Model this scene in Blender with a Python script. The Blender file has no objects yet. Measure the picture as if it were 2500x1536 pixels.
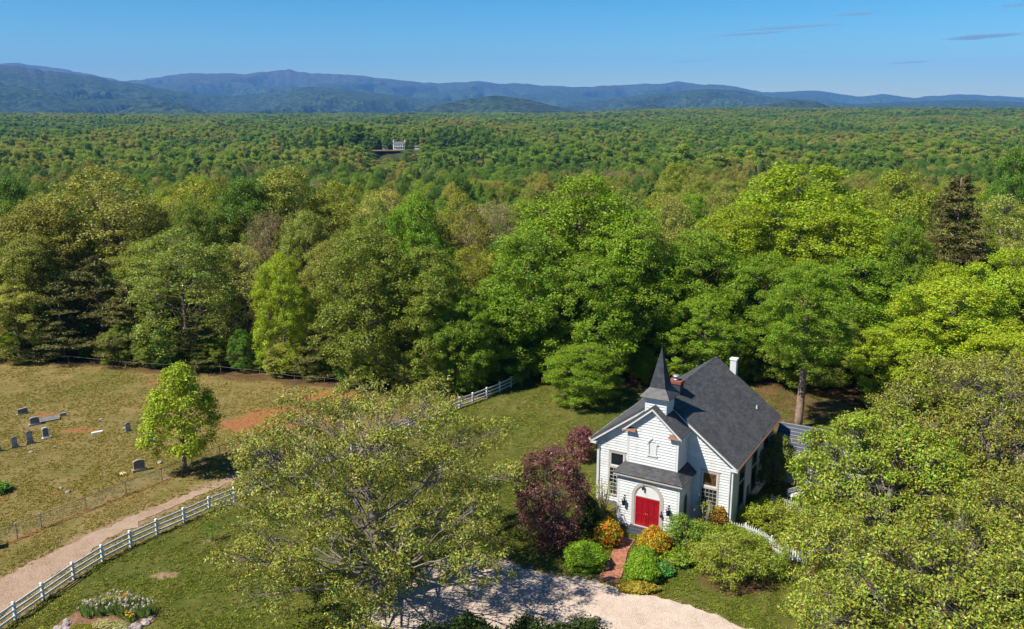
import bpy, math, random
import numpy as np
from mathutils import Vector, Matrix, Euler

# ------------------------------------------------------------------ scene, camera, sky, sun
sc = bpy.context.scene
COL = sc.collection
R = math.radians
CAM_H = 30.084
cam = bpy.data.cameras.new('camera'); camo = bpy.data.objects.new('camera', cam); COL.objects.link(camo)
camo.location = (0, 0, CAM_H); camo.rotation_euler = (math.pi/2-0.2328, 0, 0)
cam.sensor_width = 36; cam.lens = 36*2100/2500; cam.clip_start = 0.5; cam.clip_end = 80000
sc.camera = camo

SUN_EL = R(52); SUN_H = Vector((-0.88, -0.475)).normalized()
SUN_ROT = math.atan2(SUN_H.x, SUN_H.y)
w = bpy.data.worlds.new('World'); sc.world = w; w.use_nodes = True
nt = w.node_tree; nt.nodes.clear()
sky = nt.nodes.new('ShaderNodeTexSky'); sky.sky_type = 'NISHITA'; sky.sun_disc = False
sky.sun_elevation = SUN_EL; sky.sun_rotation = SUN_ROT; sky.altitude = 200
sky.air_density = 1.0; sky.dust_density = 0.15; sky.ozone_density = 5.0
hsv = nt.nodes.new('ShaderNodeHueSaturation'); hsv.inputs['Saturation'].default_value = 1.36; hsv.inputs['Hue'].default_value = 0.485
bg = nt.nodes.new('ShaderNodeBackground'); bg.inputs['Strength'].default_value = 0.115
wo = nt.nodes.new('ShaderNodeOutputWorld')
v1 = nt.nodes.new('ShaderNodeVectorMath'); v1.operation = 'SCALE'; v1.inputs['Scale'].default_value = 0.1
gm = nt.nodes.new('ShaderNodeGamma'); gm.inputs['Gamma'].default_value = 1.45
v2 = nt.nodes.new('ShaderNodeVectorMath'); v2.operation = 'SCALE'; v2.inputs['Scale'].default_value = 7.6
nt.links.new(sky.outputs[0], hsv.inputs['Color']); nt.links.new(hsv.outputs[0], v1.inputs[0]); nt.links.new(v1.outputs[0], gm.inputs['Color']); nt.links.new(gm.outputs[0], v2.inputs[0]); nt.links.new(v2.outputs[0], bg.inputs[0]); nt.links.new(bg.outputs[0], wo.inputs[0])
sl = bpy.data.lights.new('sun', 'SUN'); sl.energy = 4.7; sl.angle = R(0.53); sl.color = (1, 0.935, 0.82)
so = bpy.data.objects.new('sun', sl); COL.objects.link(so)
tosun = Vector((SUN_H.x*math.cos(SUN_EL), SUN_H.y*math.cos(SUN_EL), math.sin(SUN_EL)))
so.rotation_euler = tosun.to_track_quat('Z', 'Y').to_euler(); so.location = (-80, -60, 150)
vs = sc.view_settings; vs.view_transform = 'Standard'; vs.look = 'None'; vs.exposure = 0.82; vs.gamma = 1.0; vs.use_curve_mapping = False
cy = sc.cycles
cy.max_bounces = 5; cy.diffuse_bounces = 4; cy.glossy_bounces = 1; cy.transmission_bounces = 2; cy.transparent_max_bounces = 4; cy.volume_bounces = 0
cy.use_denoising = True; cy.caustics_reflective = False; cy.caustics_refractive = False
try: cy.denoiser = 'OPENIMAGEDENOISE'; cy.denoising_prefilter = 'ACCURATE'
except Exception: pass
cy.sample_clamp_indirect = 4.0

# ------------------------------------------------------------------ helpers
def hash2(ix, iy, seed):
    n = (ix.astype(np.int64)*374761393 + iy.astype(np.int64)*668265263 + seed*1442695041) & 0x7fffffff
    n = ((n ^ (n >> 13))*1274126177) & 0x7fffffff
    n = n ^ (n >> 16)
    return (n & 0xffff)/65535.0
def vnoise(x, y, seed=0):
    x = np.asarray(x, float); y = np.asarray(y, float)
    ix = np.floor(x); iy = np.floor(y); fx = x-ix; fy = y-iy
    fx = fx*fx*(3-2*fx); fy = fy*fy*(3-2*fy)
    a = hash2(ix, iy, seed); b = hash2(ix+1, iy, seed); c = hash2(ix, iy+1, seed); d = hash2(ix+1, iy+1, seed)
    return (a*(1-fx)+b*fx)*(1-fy)+(c*(1-fx)+d*fx)*fy
def fbm(x, y, seed=0, o=4):
    s = 0; a = 0.5; t = 0
    for k in range(o):
        s = s+a*vnoise(np.asarray(x)*2**k, np.asarray(y)*2**k, seed+k*17); t += a; a *= 0.5
    return s/t
def sstep(a, b, x):
    t = np.clip((np.asarray(x, float)-a)/(b-a), 0, 1); return t*t*(3-2*t)
YS = [-1e5, 108, 140, 200, 300, 400, 600, 800, 1000, 1300, 2000, 3000, 4500, 6500, 3e4]
ZS = [0, 0, -2.5, -8.5, -15.5, -20.5, -27, -31, -31, -29, -20, -12, -4, -45, -60]
HOUSE = (-127.0, 985.0)
def ground_z(x, y):
    x = np.asarray(x, float); y = np.asarray(y, float)
    z = np.interp(y, YS, ZS)
    yy = np.maximum(y, 1.0)
    z = z+sstep(1800, 3600, y)*(1-sstep(4600, 6000, y))*27*sstep(0.0, 0.28, x/yy)
    amp = sstep(140, 500, y)*4.0+sstep(600, 2500, y)*8.0
    amp = amp*(1-0.85*np.exp(-((x-HOUSE[0]*y/HOUSE[1])/70)**2)*(y < HOUSE[1]+60))
    z = z+amp*(fbm(x/230, y/230, 5, 3)-0.5)*2
    d = np.hypot((x-HOUSE[0])/110, (y-HOUSE[1]-15)/60)
    z = z*sstep(0.7, 1.7, d)+(-12.6)*(1-sstep(0.7, 1.7, d))
    return z

def mesh_np(name, V, F, smooth=False, attrs=None):
    V = np.ascontiguousarray(V, dtype=np.float32); F = np.ascontiguousarray(F, dtype=np.int32)
    me = bpy.data.meshes.new(name); k = F.shape[1]
    me.vertices.add(len(V)); me.vertices.foreach_set('co', V.ravel())
    me.loops.add(F.size); me.loops.foreach_set('vertex_index', F.ravel())
    me.polygons.add(len(F)); me.polygons.foreach_set('loop_start', np.arange(0, F.size, k, dtype=np.int32))
    try: me.polygons.foreach_set('loop_total', np.full(len(F), k, dtype=np.int32))
    except Exception: pass
    me.polygons.foreach_set('use_smooth', np.full(len(F), smooth))
    if attrs:
        for n, a in attrs.items():
            at = me.attributes.new(n, 'FLOAT', 'POINT'); at.data.foreach_set('value', np.ascontiguousarray(a, dtype=np.float32))
    me.update(calc_edges=True)
    return me

class MB:
    """collects polygons of one mesh"""
    def __init__(s): s.v = []; s.f = []
    def poly(s, pts): 
        b = len(s.v); s.v += [tuple(p) for p in pts]; s.f.append(tuple(range(b, b+len(pts)))); return s
    def hexa(s, p):   # 8 points: bottom ring 0-3, top ring 4-7
        b = len(s.v); s.v += [tuple(q) for q in p]
        for q in ((3,2,1,0),(4,5,6,7),(0,1,5,4),(1,2,6,5),(2,3,7,6),(3,0,4,7)): s.f.append(tuple(b+i for i in q))
        return s
    def box(s, x0, y0, z0, x1, y1, z1):
        return s.hexa([(x0,y0,z0),(x1,y0,z0),(x1,y1,z0),(x0,y1,z0),(x0,y0,z1),(x1,y0,z1),(x1,y1,z1),(x0,y1,z1)])
    def prism(s, pts, a, b):   # pts: list of 3d points ring; extrude by vector from a to b
        n = len(pts); k = len(s.v); a = Vector(a); b = Vector(b)
        s.v += [tuple(Vector(p)+a) for p in pts]+[tuple(Vector(p)+b) for p in pts]
        s.f.append(tuple(k+i for i in range(n))[::-1]); s.f.append(tuple(k+n+i for i in range(n)))
        for i in range(n): j = (i+1) % n; s.f.append((k+i, k+j, k+n+j, k+n+i))
        return s
    def tube(s, pts, rad, n=6, cap=True):
        pts = [Vector(p) for p in pts]
        if not hasattr(rad, '__len__'): rad = [rad]*len(pts)
        base = len(s.v); up = Vector((0.13, 0.21, 0.97))
        for i, p in enumerate(pts):
            t = (pts[min(i+1, len(pts)-1)]-pts[max(i-1, 0)])
            if t.length < 1e-9: t = Vector((0,0,1))
            t.normalize(); a = t.cross(up)
            if a.length < 0.05: a = t.cross(Vector((1,0,0)))
            a.normalize(); b = t.cross(a)
            for k in range(n):
                an = 2*math.pi*k/n; s.v.append(tuple(p+(a*math.cos(an)+b*math.sin(an))*rad[i]))
        for i in range(len(pts)-1):
            for k in range(n):
                k2 = (k+1) % n; s.f.append((base+i*n+k, base+i*n+k2, base+(i+1)*n+k2, base+(i+1)*n+k))
        if cap:
            s.f.append(tuple(base+k for k in range(n))[::-1]); e = base+(len(pts)-1)*n; s.f.append(tuple(e+k for k in range(n)))
        return s
    def lathe(s, prof, n=16, c=(0,0,0)):
        base = len(s.v)
        for r, z in prof:
            for k in range(n):
                a = 2*math.pi*k/n; s.v.append((c[0]+r*math.cos(a), c[1]+r*math.sin(a), c[2]+z))
        for i in range(len(prof)-1):
            for k in range(n):
                k2 = (k+1) % n; s.f.append((base+i*n+k, base+i*n+k2, base+(i+1)*n+k2, base+(i+1)*n+k))
        s.f.append(tuple(base+k for k in range(n))[::-1]); e = base+(len(prof)-1)*n; s.f.append(tuple(e+k for k in range(n)))
        return s
    def mesh(s, name, smooth=False):
        me = bpy.data.meshes.new(name); me.from_pydata(s.v, [], s.f); 
        if smooth: me.polygons.foreach_set('use_smooth', [True]*len(me.polygons))
        me.update(); return me
    def build(s, name, mat, parent=None, smooth=False, **kw): return obj(name, s.mesh(name, smooth), mat, parent, **kw)

def obj(name, me, mat=None, parent=None, loc=None, rot=None, scale=None, color=None):
    o = bpy.data.objects.new(name, me); COL.objects.link(o)
    if mat is not None and me is not None and len(me.materials) == 0: me.materials.append(mat)
    if parent is not None: o.parent = parent
    if loc is not None: o.location = loc
    if rot is not None: o.rotation_euler = rot
    if scale is not None: o.scale = scale
    if color is not None: o.color = (*color, 1); o['tint'] = [float(color[0]), float(color[1]), float(color[2]), 1.0]
    return o
def tag(o, label=None, cat=None, group=None, kind=None):
    if label: o['label'] = label
    if cat: o['category'] = cat
    if group: o['group'] = group
    if kind: o['kind'] = kind
    return o
def empty(name, loc=(0,0,0), rz=0, scale=None):
    o = bpy.data.objects.new(name, None); COL.objects.link(o); o.location = loc; o.rotation_euler = (0,0,rz); o.empty_display_size = 0.3
    if scale is not None: o.scale = scale
    return o

# ------------------------------------------------------------------ materials
class NB:
    def __init__(s, name):
        s.m = bpy.data.materials.new(name); s.m.use_nodes = True; s.t = s.m.node_tree; s.t.nodes.clear()
        s.out = s.n('ShaderNodeOutputMaterial')
    def n(s, ty, **kw):
        x = s.t.nodes.new(ty)
        for k, v in kw.items():
            if k.startswith('i_'): x.inputs[k[2:].replace('_', ' ')].default_value = v
            else: setattr(x, k, v)
        return x
    def l(s, a, b): s.t.links.new(a, b)
    def pos(s):
        return s.n('ShaderNodeNewGeometry').outputs['Position']
    def objc(s): return s.n('ShaderNodeTexCoord').outputs['Object']
    def noise(s, vec, scale, detail=4, rough=0.55, dist=0.0):
        x = s.n('ShaderNodeTexNoise'); x.inputs['Scale'].default_value = scale; x.inputs['Detail'].default_value = detail
        x.inputs['Roughness'].default_value = rough; x.inputs['Distortion'].default_value = dist; s.l(vec, x.inputs['Vector']); return x.outputs['Fac']
    def ramp(s, fac, stops, interp='LINEAR'):
        x = s.n('ShaderNodeValToRGB'); r = x.color_ramp; r.interpolation = interp
        while len(r.elements) < len(stops): r.elements.new(0.5)
        for e, (p, c) in zip(r.elements, stops): e.position = p; e.color = (*c, 1) if len(c) == 3 else c
        s.l(fac, x.inputs[0]); return x.outputs[0]
    def mix(s, fac, a, b, mode='MIX'):
        x = s.n('ShaderNodeMix', data_type='RGBA', blend_type=mode)
        for sock, v in ((x.inputs['Factor'], fac), (x.inputs['A'], a), (x.inputs['B'], b)):
            pass
        def put(sock, v):
            if isinstance(v, (int, float)): sock.default_value = v
            elif isinstance(v, tuple): sock.default_value = (*v, 1)
            else: s.l(v, sock)
        put(x.inputs[0], fac); put(x.inputs[6], a); put(x.inputs[7], b); return x.outputs[2]
    def math(s, op, a, b=None, clamp=False):
        x = s.n('ShaderNodeMath', operation=op, use_clamp=clamp)
        for i, v in enumerate((a, b)):
            if v is None: continue
            if isinstance(v, (int, float)): x.inputs[i].default_value = v
            else: s.l(v, x.inputs[i])
        return x.outputs[0]
    def attr(s, name):
        x = s.n('ShaderNodeAttribute'); x.attribute_name = name; return x.outputs['Fac']
    def bump(s, h, strength=0.5, dist=0.05):
        x = s.n('ShaderNodeBump'); x.inputs['Strength'].default_value = strength; x.inputs['Distance'].default_value = dist; s.l(h, x.inputs['Height']); return x.outputs[0]
    def bsdf(s, col, rough=0.8, metal=0.0, spec=0.3, normal=None, coat=0):
        b = s.n('ShaderNodeBsdfPrincipled')
        if isinstance(col, tuple): b.inputs['Base Color'].default_value = (*col, 1)
        else: s.l(col, b.inputs['Base Color'])
        if isinstance(rough, (int, float)): b.inputs['Roughness'].default_value = rough
        else: s.l(rough, b.inputs['Roughness'])
        b.inputs['Metallic'].default_value = metal; b.inputs['Specular IOR Level'].default_value = spec
        if normal is not None: s.l(normal, b.inputs['Normal'])
        return b.outputs[0]
    def done(s, sh): s.l(sh, s.out.inputs['Surface']); return s.m

def simple(name, col, rough=0.7, var=0.12, scale=3.0, metal=0.0, spec=0.3, bump=0.0, bscale=30, island=0.0):
    b = NB(name); p = b.objc(); f = b.noise(p, scale, 5)
    lo = tuple(c*(1-var) for c in col); hi = tuple(min(1, c*(1+var)) for c in col)
    c = b.ramp(f, [(0.3, lo), (0.7, hi)])
    if island:
        g = b.n('ShaderNodeNewGeometry'); v = b.n('ShaderNodeMapRange'); v.inputs['To Min'].default_value = 1-island; v.inputs['To Max'].default_value = 1+island
        b.l(g.outputs['Random Per Island'], v.inputs['Value'])
        c = b.mix(1.0, c, v.outputs[0], 'MULTIPLY')
    nrm = b.bump(b.noise(p, bscale, 4), bump, 0.02) if bump else None
    return b.done(b.bsdf(c, rough, metal, spec, nrm))

def leaf_material(name, gloss=0.3, trans=0.38, var_h=0.03, var_v=0.45, accent=None, acc_amt=0.0):
    """leaf colour comes from the object's own colour; each leaf varies a little"""
    b = NB(name); oi = b.n('ShaderNodeAttribute', attribute_type='INSTANCER', attribute_name='tint'); g = b.n('ShaderNodeNewGeometry'); isl = g.outputs['Random Per Island']
    h = b.n('ShaderNodeHueSaturation')
    def rng(src, lo, hi):
        m = b.n('ShaderNodeMapRange'); m.inputs['To Min'].default_value = lo; m.inputs['To Max'].default_value = hi; b.l(src, m.inputs['Value']); return m.outputs[0]
    r2 = b.math('FRACT', b.math('MULTIPLY', isl, 7.31))
    r3 = b.math('FRACT', b.math('MULTIPLY', isl, 13.77))
    patch = b.noise(b.objc(), 0.35, 2)
    hue = b.math('ADD', rng(r2, 0.5-var_h, 0.5+var_h), rng(patch, -0.018, 0.018))
    b.l(hue, h.inputs['Hue'])
    val = b.math('MULTIPLY', rng(isl, 1-var_v, 1+var_v), rng(patch, 0.75, 1.25)); b.l(val, h.inputs['Value'])
    b.l(b.mix(1.0, oi.outputs['Color'], (2.32, 2.12, 1.18), 'MULTIPLY'), h.inputs['Color']); c = h.outputs[0]
    if accent: c = b.mix(b.math('LESS_THAN', r3, acc_amt), c, accent)
    p = b.bsdf(c, 0.42, 0, gloss)
    t = b.n('ShaderNodeBsdfTranslucent'); tc = b.mix(1.0, c, (1.15, 1.1, 0.55), 'MULTIPLY'); b.l(tc, t.inputs['Color'])
    mx = b.n('ShaderNodeMixShader'); mx.inputs[0].default_value = trans; b.l(p, mx.inputs[1]); b.l(t.outputs[0], mx.inputs[2])
    return b.done(mx.outputs[0])
M = {}
M['leaf'] = leaf_material('leaf')
M['leaf_oak'] = leaf_material('oak_leaf', gloss=0.38, trans=0.25, var_h=0.04, var_v=0.5, accent=(0.2, 0.09, 0.03), acc_amt=0.07)
M['needle'] = leaf_material('needle', gloss=0.2, trans=0.1, var_h=0.03, var_v=0.4)
M['twig'] = leaf_material('twig', gloss=0.1, trans=0.0, var_h=0.02, var_v=0.35)
M['grass'] = leaf_material('grass_blade', gloss=0.1, trans=0.3, var_h=0.03, var_v=0.4)
M['purple'] = leaf_material('purple_leaf', gloss=0.5, trans=0.15, var_h=0.03, var_v=0.5)
M['bark'] = simple('bark', (0.16, 0.125, 0.1), 0.9, 0.45, 2.5, bump=0.6, bscale=14)
M['bark_pale'] = simple('pale_bark', (0.20, 0.17, 0.14), 0.9, 0.4, 3.0, bump=0.6, bscale=14)
M['bark_pine'] = simple('pine_bark', (0.27, 0.19, 0.14), 0.9, 0.4, 4.0, bump=0.8, bscale=10)
def weathered_white():
    b = NB('white_paint'); p = b.pos(); mp = b.n('ShaderNodeMapping'); mp.inputs['Scale'].default_value = (3.0, 3.0, 0.35); b.l(p, mp.inputs['Vector'])
    st = b.noise(mp.outputs[0], 1.0, 5, 0.65); blotch = b.noise(p, 0.9, 4)
    c = b.ramp(b.math('ADD', b.math('MULTIPLY', st, 0.6), b.math('MULTIPLY', blotch, 0.4)), [(0.34, (0.50, 0.51, 0.50)), (0.47, (0.60, 0.61, 0.61)), (0.7, (0.645, 0.65, 0.65))])
    g = b.n('ShaderNodeNewGeometry'); v = b.n('ShaderNodeMapRange'); v.inputs['To Min'].default_value = 0.93; v.inputs['To Max'].default_value = 1.05; b.l(b.n('ShaderNodeObjectInfo').outputs['Random'], v.inputs['Value'])
    return b.done(b.bsdf(b.mix(1.0, c, v.outputs[0], 'MULTIPLY'), 0.55, 0, 0.3))
M['white'] = weathered_white()
M['white_fence'] = simple('white_vinyl', (0.70, 0.71, 0.72), 0.35, 0.05, 2.0, spec=0.5)
M['trim'] = simple('taupe_paint', (0.42, 0.38, 0.34), 0.55, 0.06, 2.0)
M['red'] = simple('red_paint', (0.30, 0.007, 0.014), 0.32, 0.15, 3.0, spec=0.5)
M['black'] = simple('black_iron', (0.02, 0.02, 0.022), 0.45, 0.2, 5.0, spec=0.5)
M['slate'] = simple('dark_step', (0.06, 0.065, 0.08), 0.6, 0.2, 4.0, bump=0.2)
M['glass'] = simple('window_glass', (0.015, 0.018, 0.022), 0.06, 0.3, 1.5, spec=0.7)
M['glass_warm'] = simple('amber_glass', (0.10, 0.05, 0.02), 0.15, 0.7, 2.5, spec=0.6)
M['shingle'] = simple('shingle', (0.070, 0.071, 0.074), 0.9, 0.2, 0.8, island=0.26, bump=0.3, bscale=60)
M['shingle_dark'] = simple('dark_shingle', (0.035, 0.04, 0.05), 0.75, 0.18, 2.0, island=0.3, bump=0.3, bscale=60)
M['flash'] = simple('lead_flashing', (0.075, 0.075, 0.078), 0.6, 0.4, 3.0, metal=0.1)
M['copper'] = simple('brown_copper', (0.32, 0.17, 0.1), 0.45, 0.25, 5.0, metal=0.3)
M['brick_dark'] = simple('chimney_brick', (0.22, 0.075, 0.05), 0.85, 0.3, 8.0, bump=0.3)
M['brick'] = simple('paving_brick', (0.36, 0.15, 0.09), 0.85, 0.2, 3.0, island=0.3, bump=0.3, bscale=40)
M['steel'] = simple('galvanised', (0.42, 0.43, 0.43), 0.45, 0.15, 6.0, metal=0.6)
M['rust'] = simple('weathered_pipe', (0.24, 0.2, 0.17), 0.6, 0.3, 6.0, metal=0.3)
M['metal_roof'] = simple('blue_grey_metal', (0.065, 0.075, 0.09), 0.4, 0.12, 1.5, metal=0.3, spec=0.4)
M['seam'] = simple('roof_seam', (0.26, 0.28, 0.31), 0.45, 0.15, 3.0, metal=0.3)
M['granite'] = simple('grey_granite', (0.33, 0.33, 0.34), 0.7, 0.25, 9.0, bump=0.25)
M['granite_dark'] = simple('weathered_granite', (0.17, 0.165, 0.16), 0.8, 0.4, 6.0, bump=0.35)
M['marble'] = simple('white_marble', (0.62, 0.62, 0.62), 0.6, 0.15, 5.0, bump=0.15)
M['brownstone'] = simple('tan_stone', (0.33, 0.27, 0.21), 0.8, 0.25, 6.0, bump=0.3)
M['rock'] = simple('field_rock', (0.33, 0.28, 0.26), 0.9, 0.4, 4.0, bump=0.7, bscale=8)
M['concrete'] = simple('mortar_sand', (0.4, 0.32, 0.26), 0.95, 0.2, 4.0)
M['brass'] = simple('brass', (0.6, 0.42, 0.15), 0.3, 0.1, 5.0, metal=0.9)
M['house_white'] = simple('far_white_wall', (0.75, 0.74, 0.72), 0.7, 0.06, 0.2)
M['house_roof'] = simple('far_roof', (0.11, 0.12, 0.12), 0.8, 0.2, 0.3)
M['barn_red'] = simple('far_roof_rust', (0.45, 0.25, 0.2), 0.7, 0.2, 0.3)

# ground: one sheet, soil and grass kinds blended from attributes of the mesh
def ground_material():
    b = NB('ground'); p = b.pos()
    n1 = b.noise(p, 0.09, 6, 0.6); n2 = b.noise(p, 0.55, 6, 0.65); n3 = b.noise(p, 3.2, 6, 0.7); n4 = b.noise(p, 14, 3, 0.7)
    fine = b.math('ADD', b.math('MULTIPLY', n3, 0.5), b.math('MULTIPLY', n4, 0.5))
    fine = b.math('ADD', b.math('MULTIPLY', b.math('SUBTRACT', fine, 0.5), 1.7), 0.5)
    mixn = b.math('ADD', b.math('MULTIPLY', n2, 0.5), b.math('MULTIPLY', fine, 0.5))
    field = b.ramp(mixn, [(0.32, (0.085, 0.085, 0.024)), (0.45, (0.165, 0.135, 0.046)), (0.56, (0.235, 0.175, 0.080)), (0.70, (0.32, 0.24, 0.13))])
    field = b.mix(1.0, field, (1.15, 1.12, 1.1), 'MULTIPLY'); field = b.mix(b.ramp(n1, [(0.48, (0,0,0)), (0.68, (0.8,0.8,0.8))]), field, b.ramp(mixn, [(0.38, (0.08, 0.105, 0.018)), (0.62, (0.21, 0.18, 0.06))]))
    lawn = b.ramp(mixn, [(0.32, (0.042, 0.066, 0.012)), (0.5, (0.098, 0.118, 0.022)), (0.66, (0.18, 0.165, 0.045))])
    lawn2 = b.ramp(mixn, [(0.36, (0.10, 0.105, 0.022)), (0.5, (0.17, 0.155, 0.042)), (0.65, (0.27, 0.21, 0.09))])
    lawn = b.mix(b.ramp(n1, [(0.42, (0,0,0)), (0.66, (1,1,1))]), lawn, lawn2)
    sx = b.n('ShaderNodeSeparateXYZ'); b.l(p, sx.inputs[0]); ph = b.math('ADD', b.math('MULTIPLY', sx.outputs[0], 2.6), b.math('MULTIPLY', sx.outputs[1], -1.3))
    lawn = b.mix(b.math('MULTIPLY', b.math('ADD', b.math('SINE', b.math('ADD', ph, b.math('MULTIPLY', n2, 2.0))), 1.0), 0.14), lawn, (0.035, 0.058, 0.010))
    clay = b.ramp(fine, [(0.35, (0.24, 0.09, 0.04)), (0.52, (0.36, 0.15, 0.065)), (0.68, (0.43, 0.22, 0.11))])
    dirt = b.ramp(fine, [(0.35, (0.22, 0.145, 0.085)), (0.55, (0.34, 0.23, 0.15)), (0.7, (0.42, 0.31, 0.22))])
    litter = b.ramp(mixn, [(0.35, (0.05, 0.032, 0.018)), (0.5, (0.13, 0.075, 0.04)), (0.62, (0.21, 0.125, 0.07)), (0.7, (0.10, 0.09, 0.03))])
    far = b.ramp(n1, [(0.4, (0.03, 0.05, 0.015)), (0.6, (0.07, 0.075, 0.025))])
    brk = b.math('MULTIPLY', b.math('SUBTRACT', mixn, 0.5), 3.2)
    def m(name, lo=0.35, hi=0.65):
        a = b.math('ADD', b.attr(name), brk); r = b.n('ShaderNodeMapRange'); r.inputs['From Min'].default_value = lo; r.inputs['From Max'].default_value = hi
        a2 = b.math('MULTIPLY', b.math('GREATER_THAN', b.attr(name), 0.02), a); b.l(a2, r.inputs['Value']); return r.outputs[0]
    c = b.mix(b.attr('lawn'), field, lawn)
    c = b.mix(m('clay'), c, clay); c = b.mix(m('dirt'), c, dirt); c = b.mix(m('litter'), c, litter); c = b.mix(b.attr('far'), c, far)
    hgt = b.math('ADD', b.math('MULTIPLY', n3, 0.6), b.math('MULTIPLY', n4, 0.7))
    c = b.mix(1.0, c, (0.92, 0.92, 0.82), 'MULTIPLY')
    return b.done(b.bsdf(c, 0.95, 0, 0.1, b.bump(hgt, 1.0, 0.12)))
M['ground'] = ground_material()
def gravel_material(name, stops, sc=9):
    b = NB(name); p = b.pos(); v = b.n('ShaderNodeTexVoronoi'); v.inputs['Scale'].default_value = sc; b.l(p, v.inputs['Vector'])
    n = b.noise(p, 1.1, 5, 0.7); big = b.noise(p, 0.25, 4, 0.6)
    f = b.math('ADD', b.math('MULTIPLY', n, 0.5), b.math('MULTIPLY', b.n('ShaderNodeSeparateColor').outputs[0] if False else v.outputs['Distance'], 0.35))
    f = b.math('ADD', f, b.math('MULTIPLY', big, 0.35))
    c = b.ramp(f, stops); c2 = b.mix(0.07, c, v.outputs['Color'], 'OVERLAY')
    return b.done(b.bsdf(c2, 0.95, 0, 0.1, b.bump(v.outputs['Distance'], 0.6, 0.05)))
M['gravel'] = gravel_material('pale_gravel', [(0.38, (0.30, 0.215, 0.16)), (0.55, (0.47, 0.37, 0.295)), (0.75, (0.57, 0.475, 0.40))], 13)
M['dirt_road'] = gravel_material('dirt_road', [(0.38, (0.19, 0.125, 0.072)), (0.52, (0.29, 0.195, 0.128)), (0.7, (0.36, 0.265, 0.195))], 10)
M['mulch'] = gravel_material('mulch', [(0.35, (0.07, 0.035, 0.02)), (0.55, (0.17, 0.09, 0.055)), (0.75, (0.26, 0.16, 0.10))], 7)
def mountain_material():
    b = NB('mountain'); p = b.pos(); n = b.noise(p, 0.02, 8, 0.75); n2 = b.noise(p, 0.0016, 5, 0.6)
    c = b.ramp(n, [(0.40, (0.010, 0.020, 0.010)), (0.5, (0.040, 0.066, 0.026)), (0.60, (0.095, 0.125, 0.048))])
    sep = b.n('ShaderNodeSeparateXYZ'); b.l(p, sep.inputs[0])
    alt = b.n('ShaderNodeMapRange'); alt.inputs['From Min'].default_value = 330; alt.inputs['From Max'].default_value = 720; b.l(b.math('ADD', sep.outputs[2], b.math('MULTIPLY', b.math('SUBTRACT', n2, 0.5), 500)), alt.inputs['Value'])
    c = b.mix(b.math('MULTIPLY', alt.outputs[0], 0.75), c, b.ramp(n, [(0.4, (0.06, 0.045, 0.04)), (0.6, (0.13, 0.10, 0.085))]))
    return b.done(b.bsdf(c, 1.0, 0, 0.0, b.bump(n, 1.0, 40)))
M['mountain'] = mountain_material()

# ------------------------------------------------------------------ terrain
def seg_dist(x, y, pts):
    d = np.full(np.shape(x), 1e9)
    for (ax, ay), (bx, by) in zip(pts[:-1], pts[1:]):
        L2 = (bx-ax)**2+(by-ay)**2; t = np.clip(((x-ax)*(bx-ax)+(y-ay)*(by-ay))/L2, 0, 1)
        d = np.minimum(d, np.hypot(x-(ax+t*(bx-ax)), y-(ay+t*(by-ay))))
    return d
FENCE = [(-31.2,42.2),(-30.62,44.4),(-30.12,46.52),(-29.56,48.67),(-28.9,51.19),(-28.07,53.51),(-27.0,55.53),(-25.86,57.32),(-24.56,59.14),(-23.32,61.06),(-21.94,62.81),(-20.52,64.88)]
far_end = (-5.44,84.75); n_mid = 10
for k in range(1, n_mid+1): FENCE.append((-20.52+(far_end[0]+20.52)*k/n_mid, 64.88+(far_end[1]-64.88)*k/n_mid))
FENCE += [(-4.13,86.1),(-2.7,87.9),(-1.35,89.8),(-0.1,91.7),(1.0,93.8),(2.0,96.0)]
CHAIN = [(-37.9,53.6),(-35.73,56.73),(-34.8,58.27),(-32.92,61.26),(-31.03,64.0),(-29.2,66.65),(-27.6,69.2),(-25.98,71.6),(-24.39,73.6),(-22.3,75.95),(-20.4,78.2),(-18.5,80.6),(-16.6,83.0)]
BACK = [(-75,103.5),(-62.8,102),(-58,102.6),(-49,99.6),(-40.6,97.6),(-33,96.4),(-24.7,93.0),(-20,92.4),(-16.6,89.0),(-10,87.6),(-5.5,88.0),(-2.5,91.5),(0,95),(3,95),(9,92),(16,92),(24,93),(33,91),(36,84),(38,76),(41,70),(60,66)]
ROAD_C = [(-34.5,42.0),(-32.9,47.5),(-31.6,52.6),(-29.9,57.0),(-27.6,61.2),(-24.7,65.2),(-22.2,69.0),(-20.5,72.8),(-19.6,77.0)]
ROAD_W = [2.7, 2.4, 2.0, 1.4, 0.85, 0.6, 0.5, 0.45, 0.4]
GRAVEL = [(-9.2,46.2),(-8.6,48.6),(-7.0,51.2),(-5.4,52.9),(-3.9,53.8),(-2.3,54.1),(-0.3,53.45),(1.66,52.1),(3.84,51.3),(5.5,51.15),(6.7,50.1),(8.75,49.3),(10.7,48.3),(12.5,47.0),(13.9,45.6),(17,43.2),(23,41),(26,38),(25,33),(16,35),(9,38.5),(4,41.5),(1,43.2),(-3,44.4),(-6.5,45.2)]
def inside(x, y, poly):
    r = np.zeros(np.shape(x), bool); n = len(poly); j = n-1
    for i in range(n):
        xi, yi = poly[i]; xj, yj = poly[j]
        c = ((yi > y) != (yj > y)) & (x < (xj-xi)*(y-yi)/(yj-yi+1e-12)+xi); r ^= c; j = i
    return r
def axis(lo, hi, step, outer, g=1.25):
    a = list(np.arange(lo, hi+1e-6, step)); s = step
    while a[-1] < outer[1]: s = min(s*g, 700); a.append(a[-1]+s)
    s = step
    while a[0] > outer[0]: s = min(s*g, 700); a.insert(0, a[0]-s)
    return np.array(a)
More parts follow.
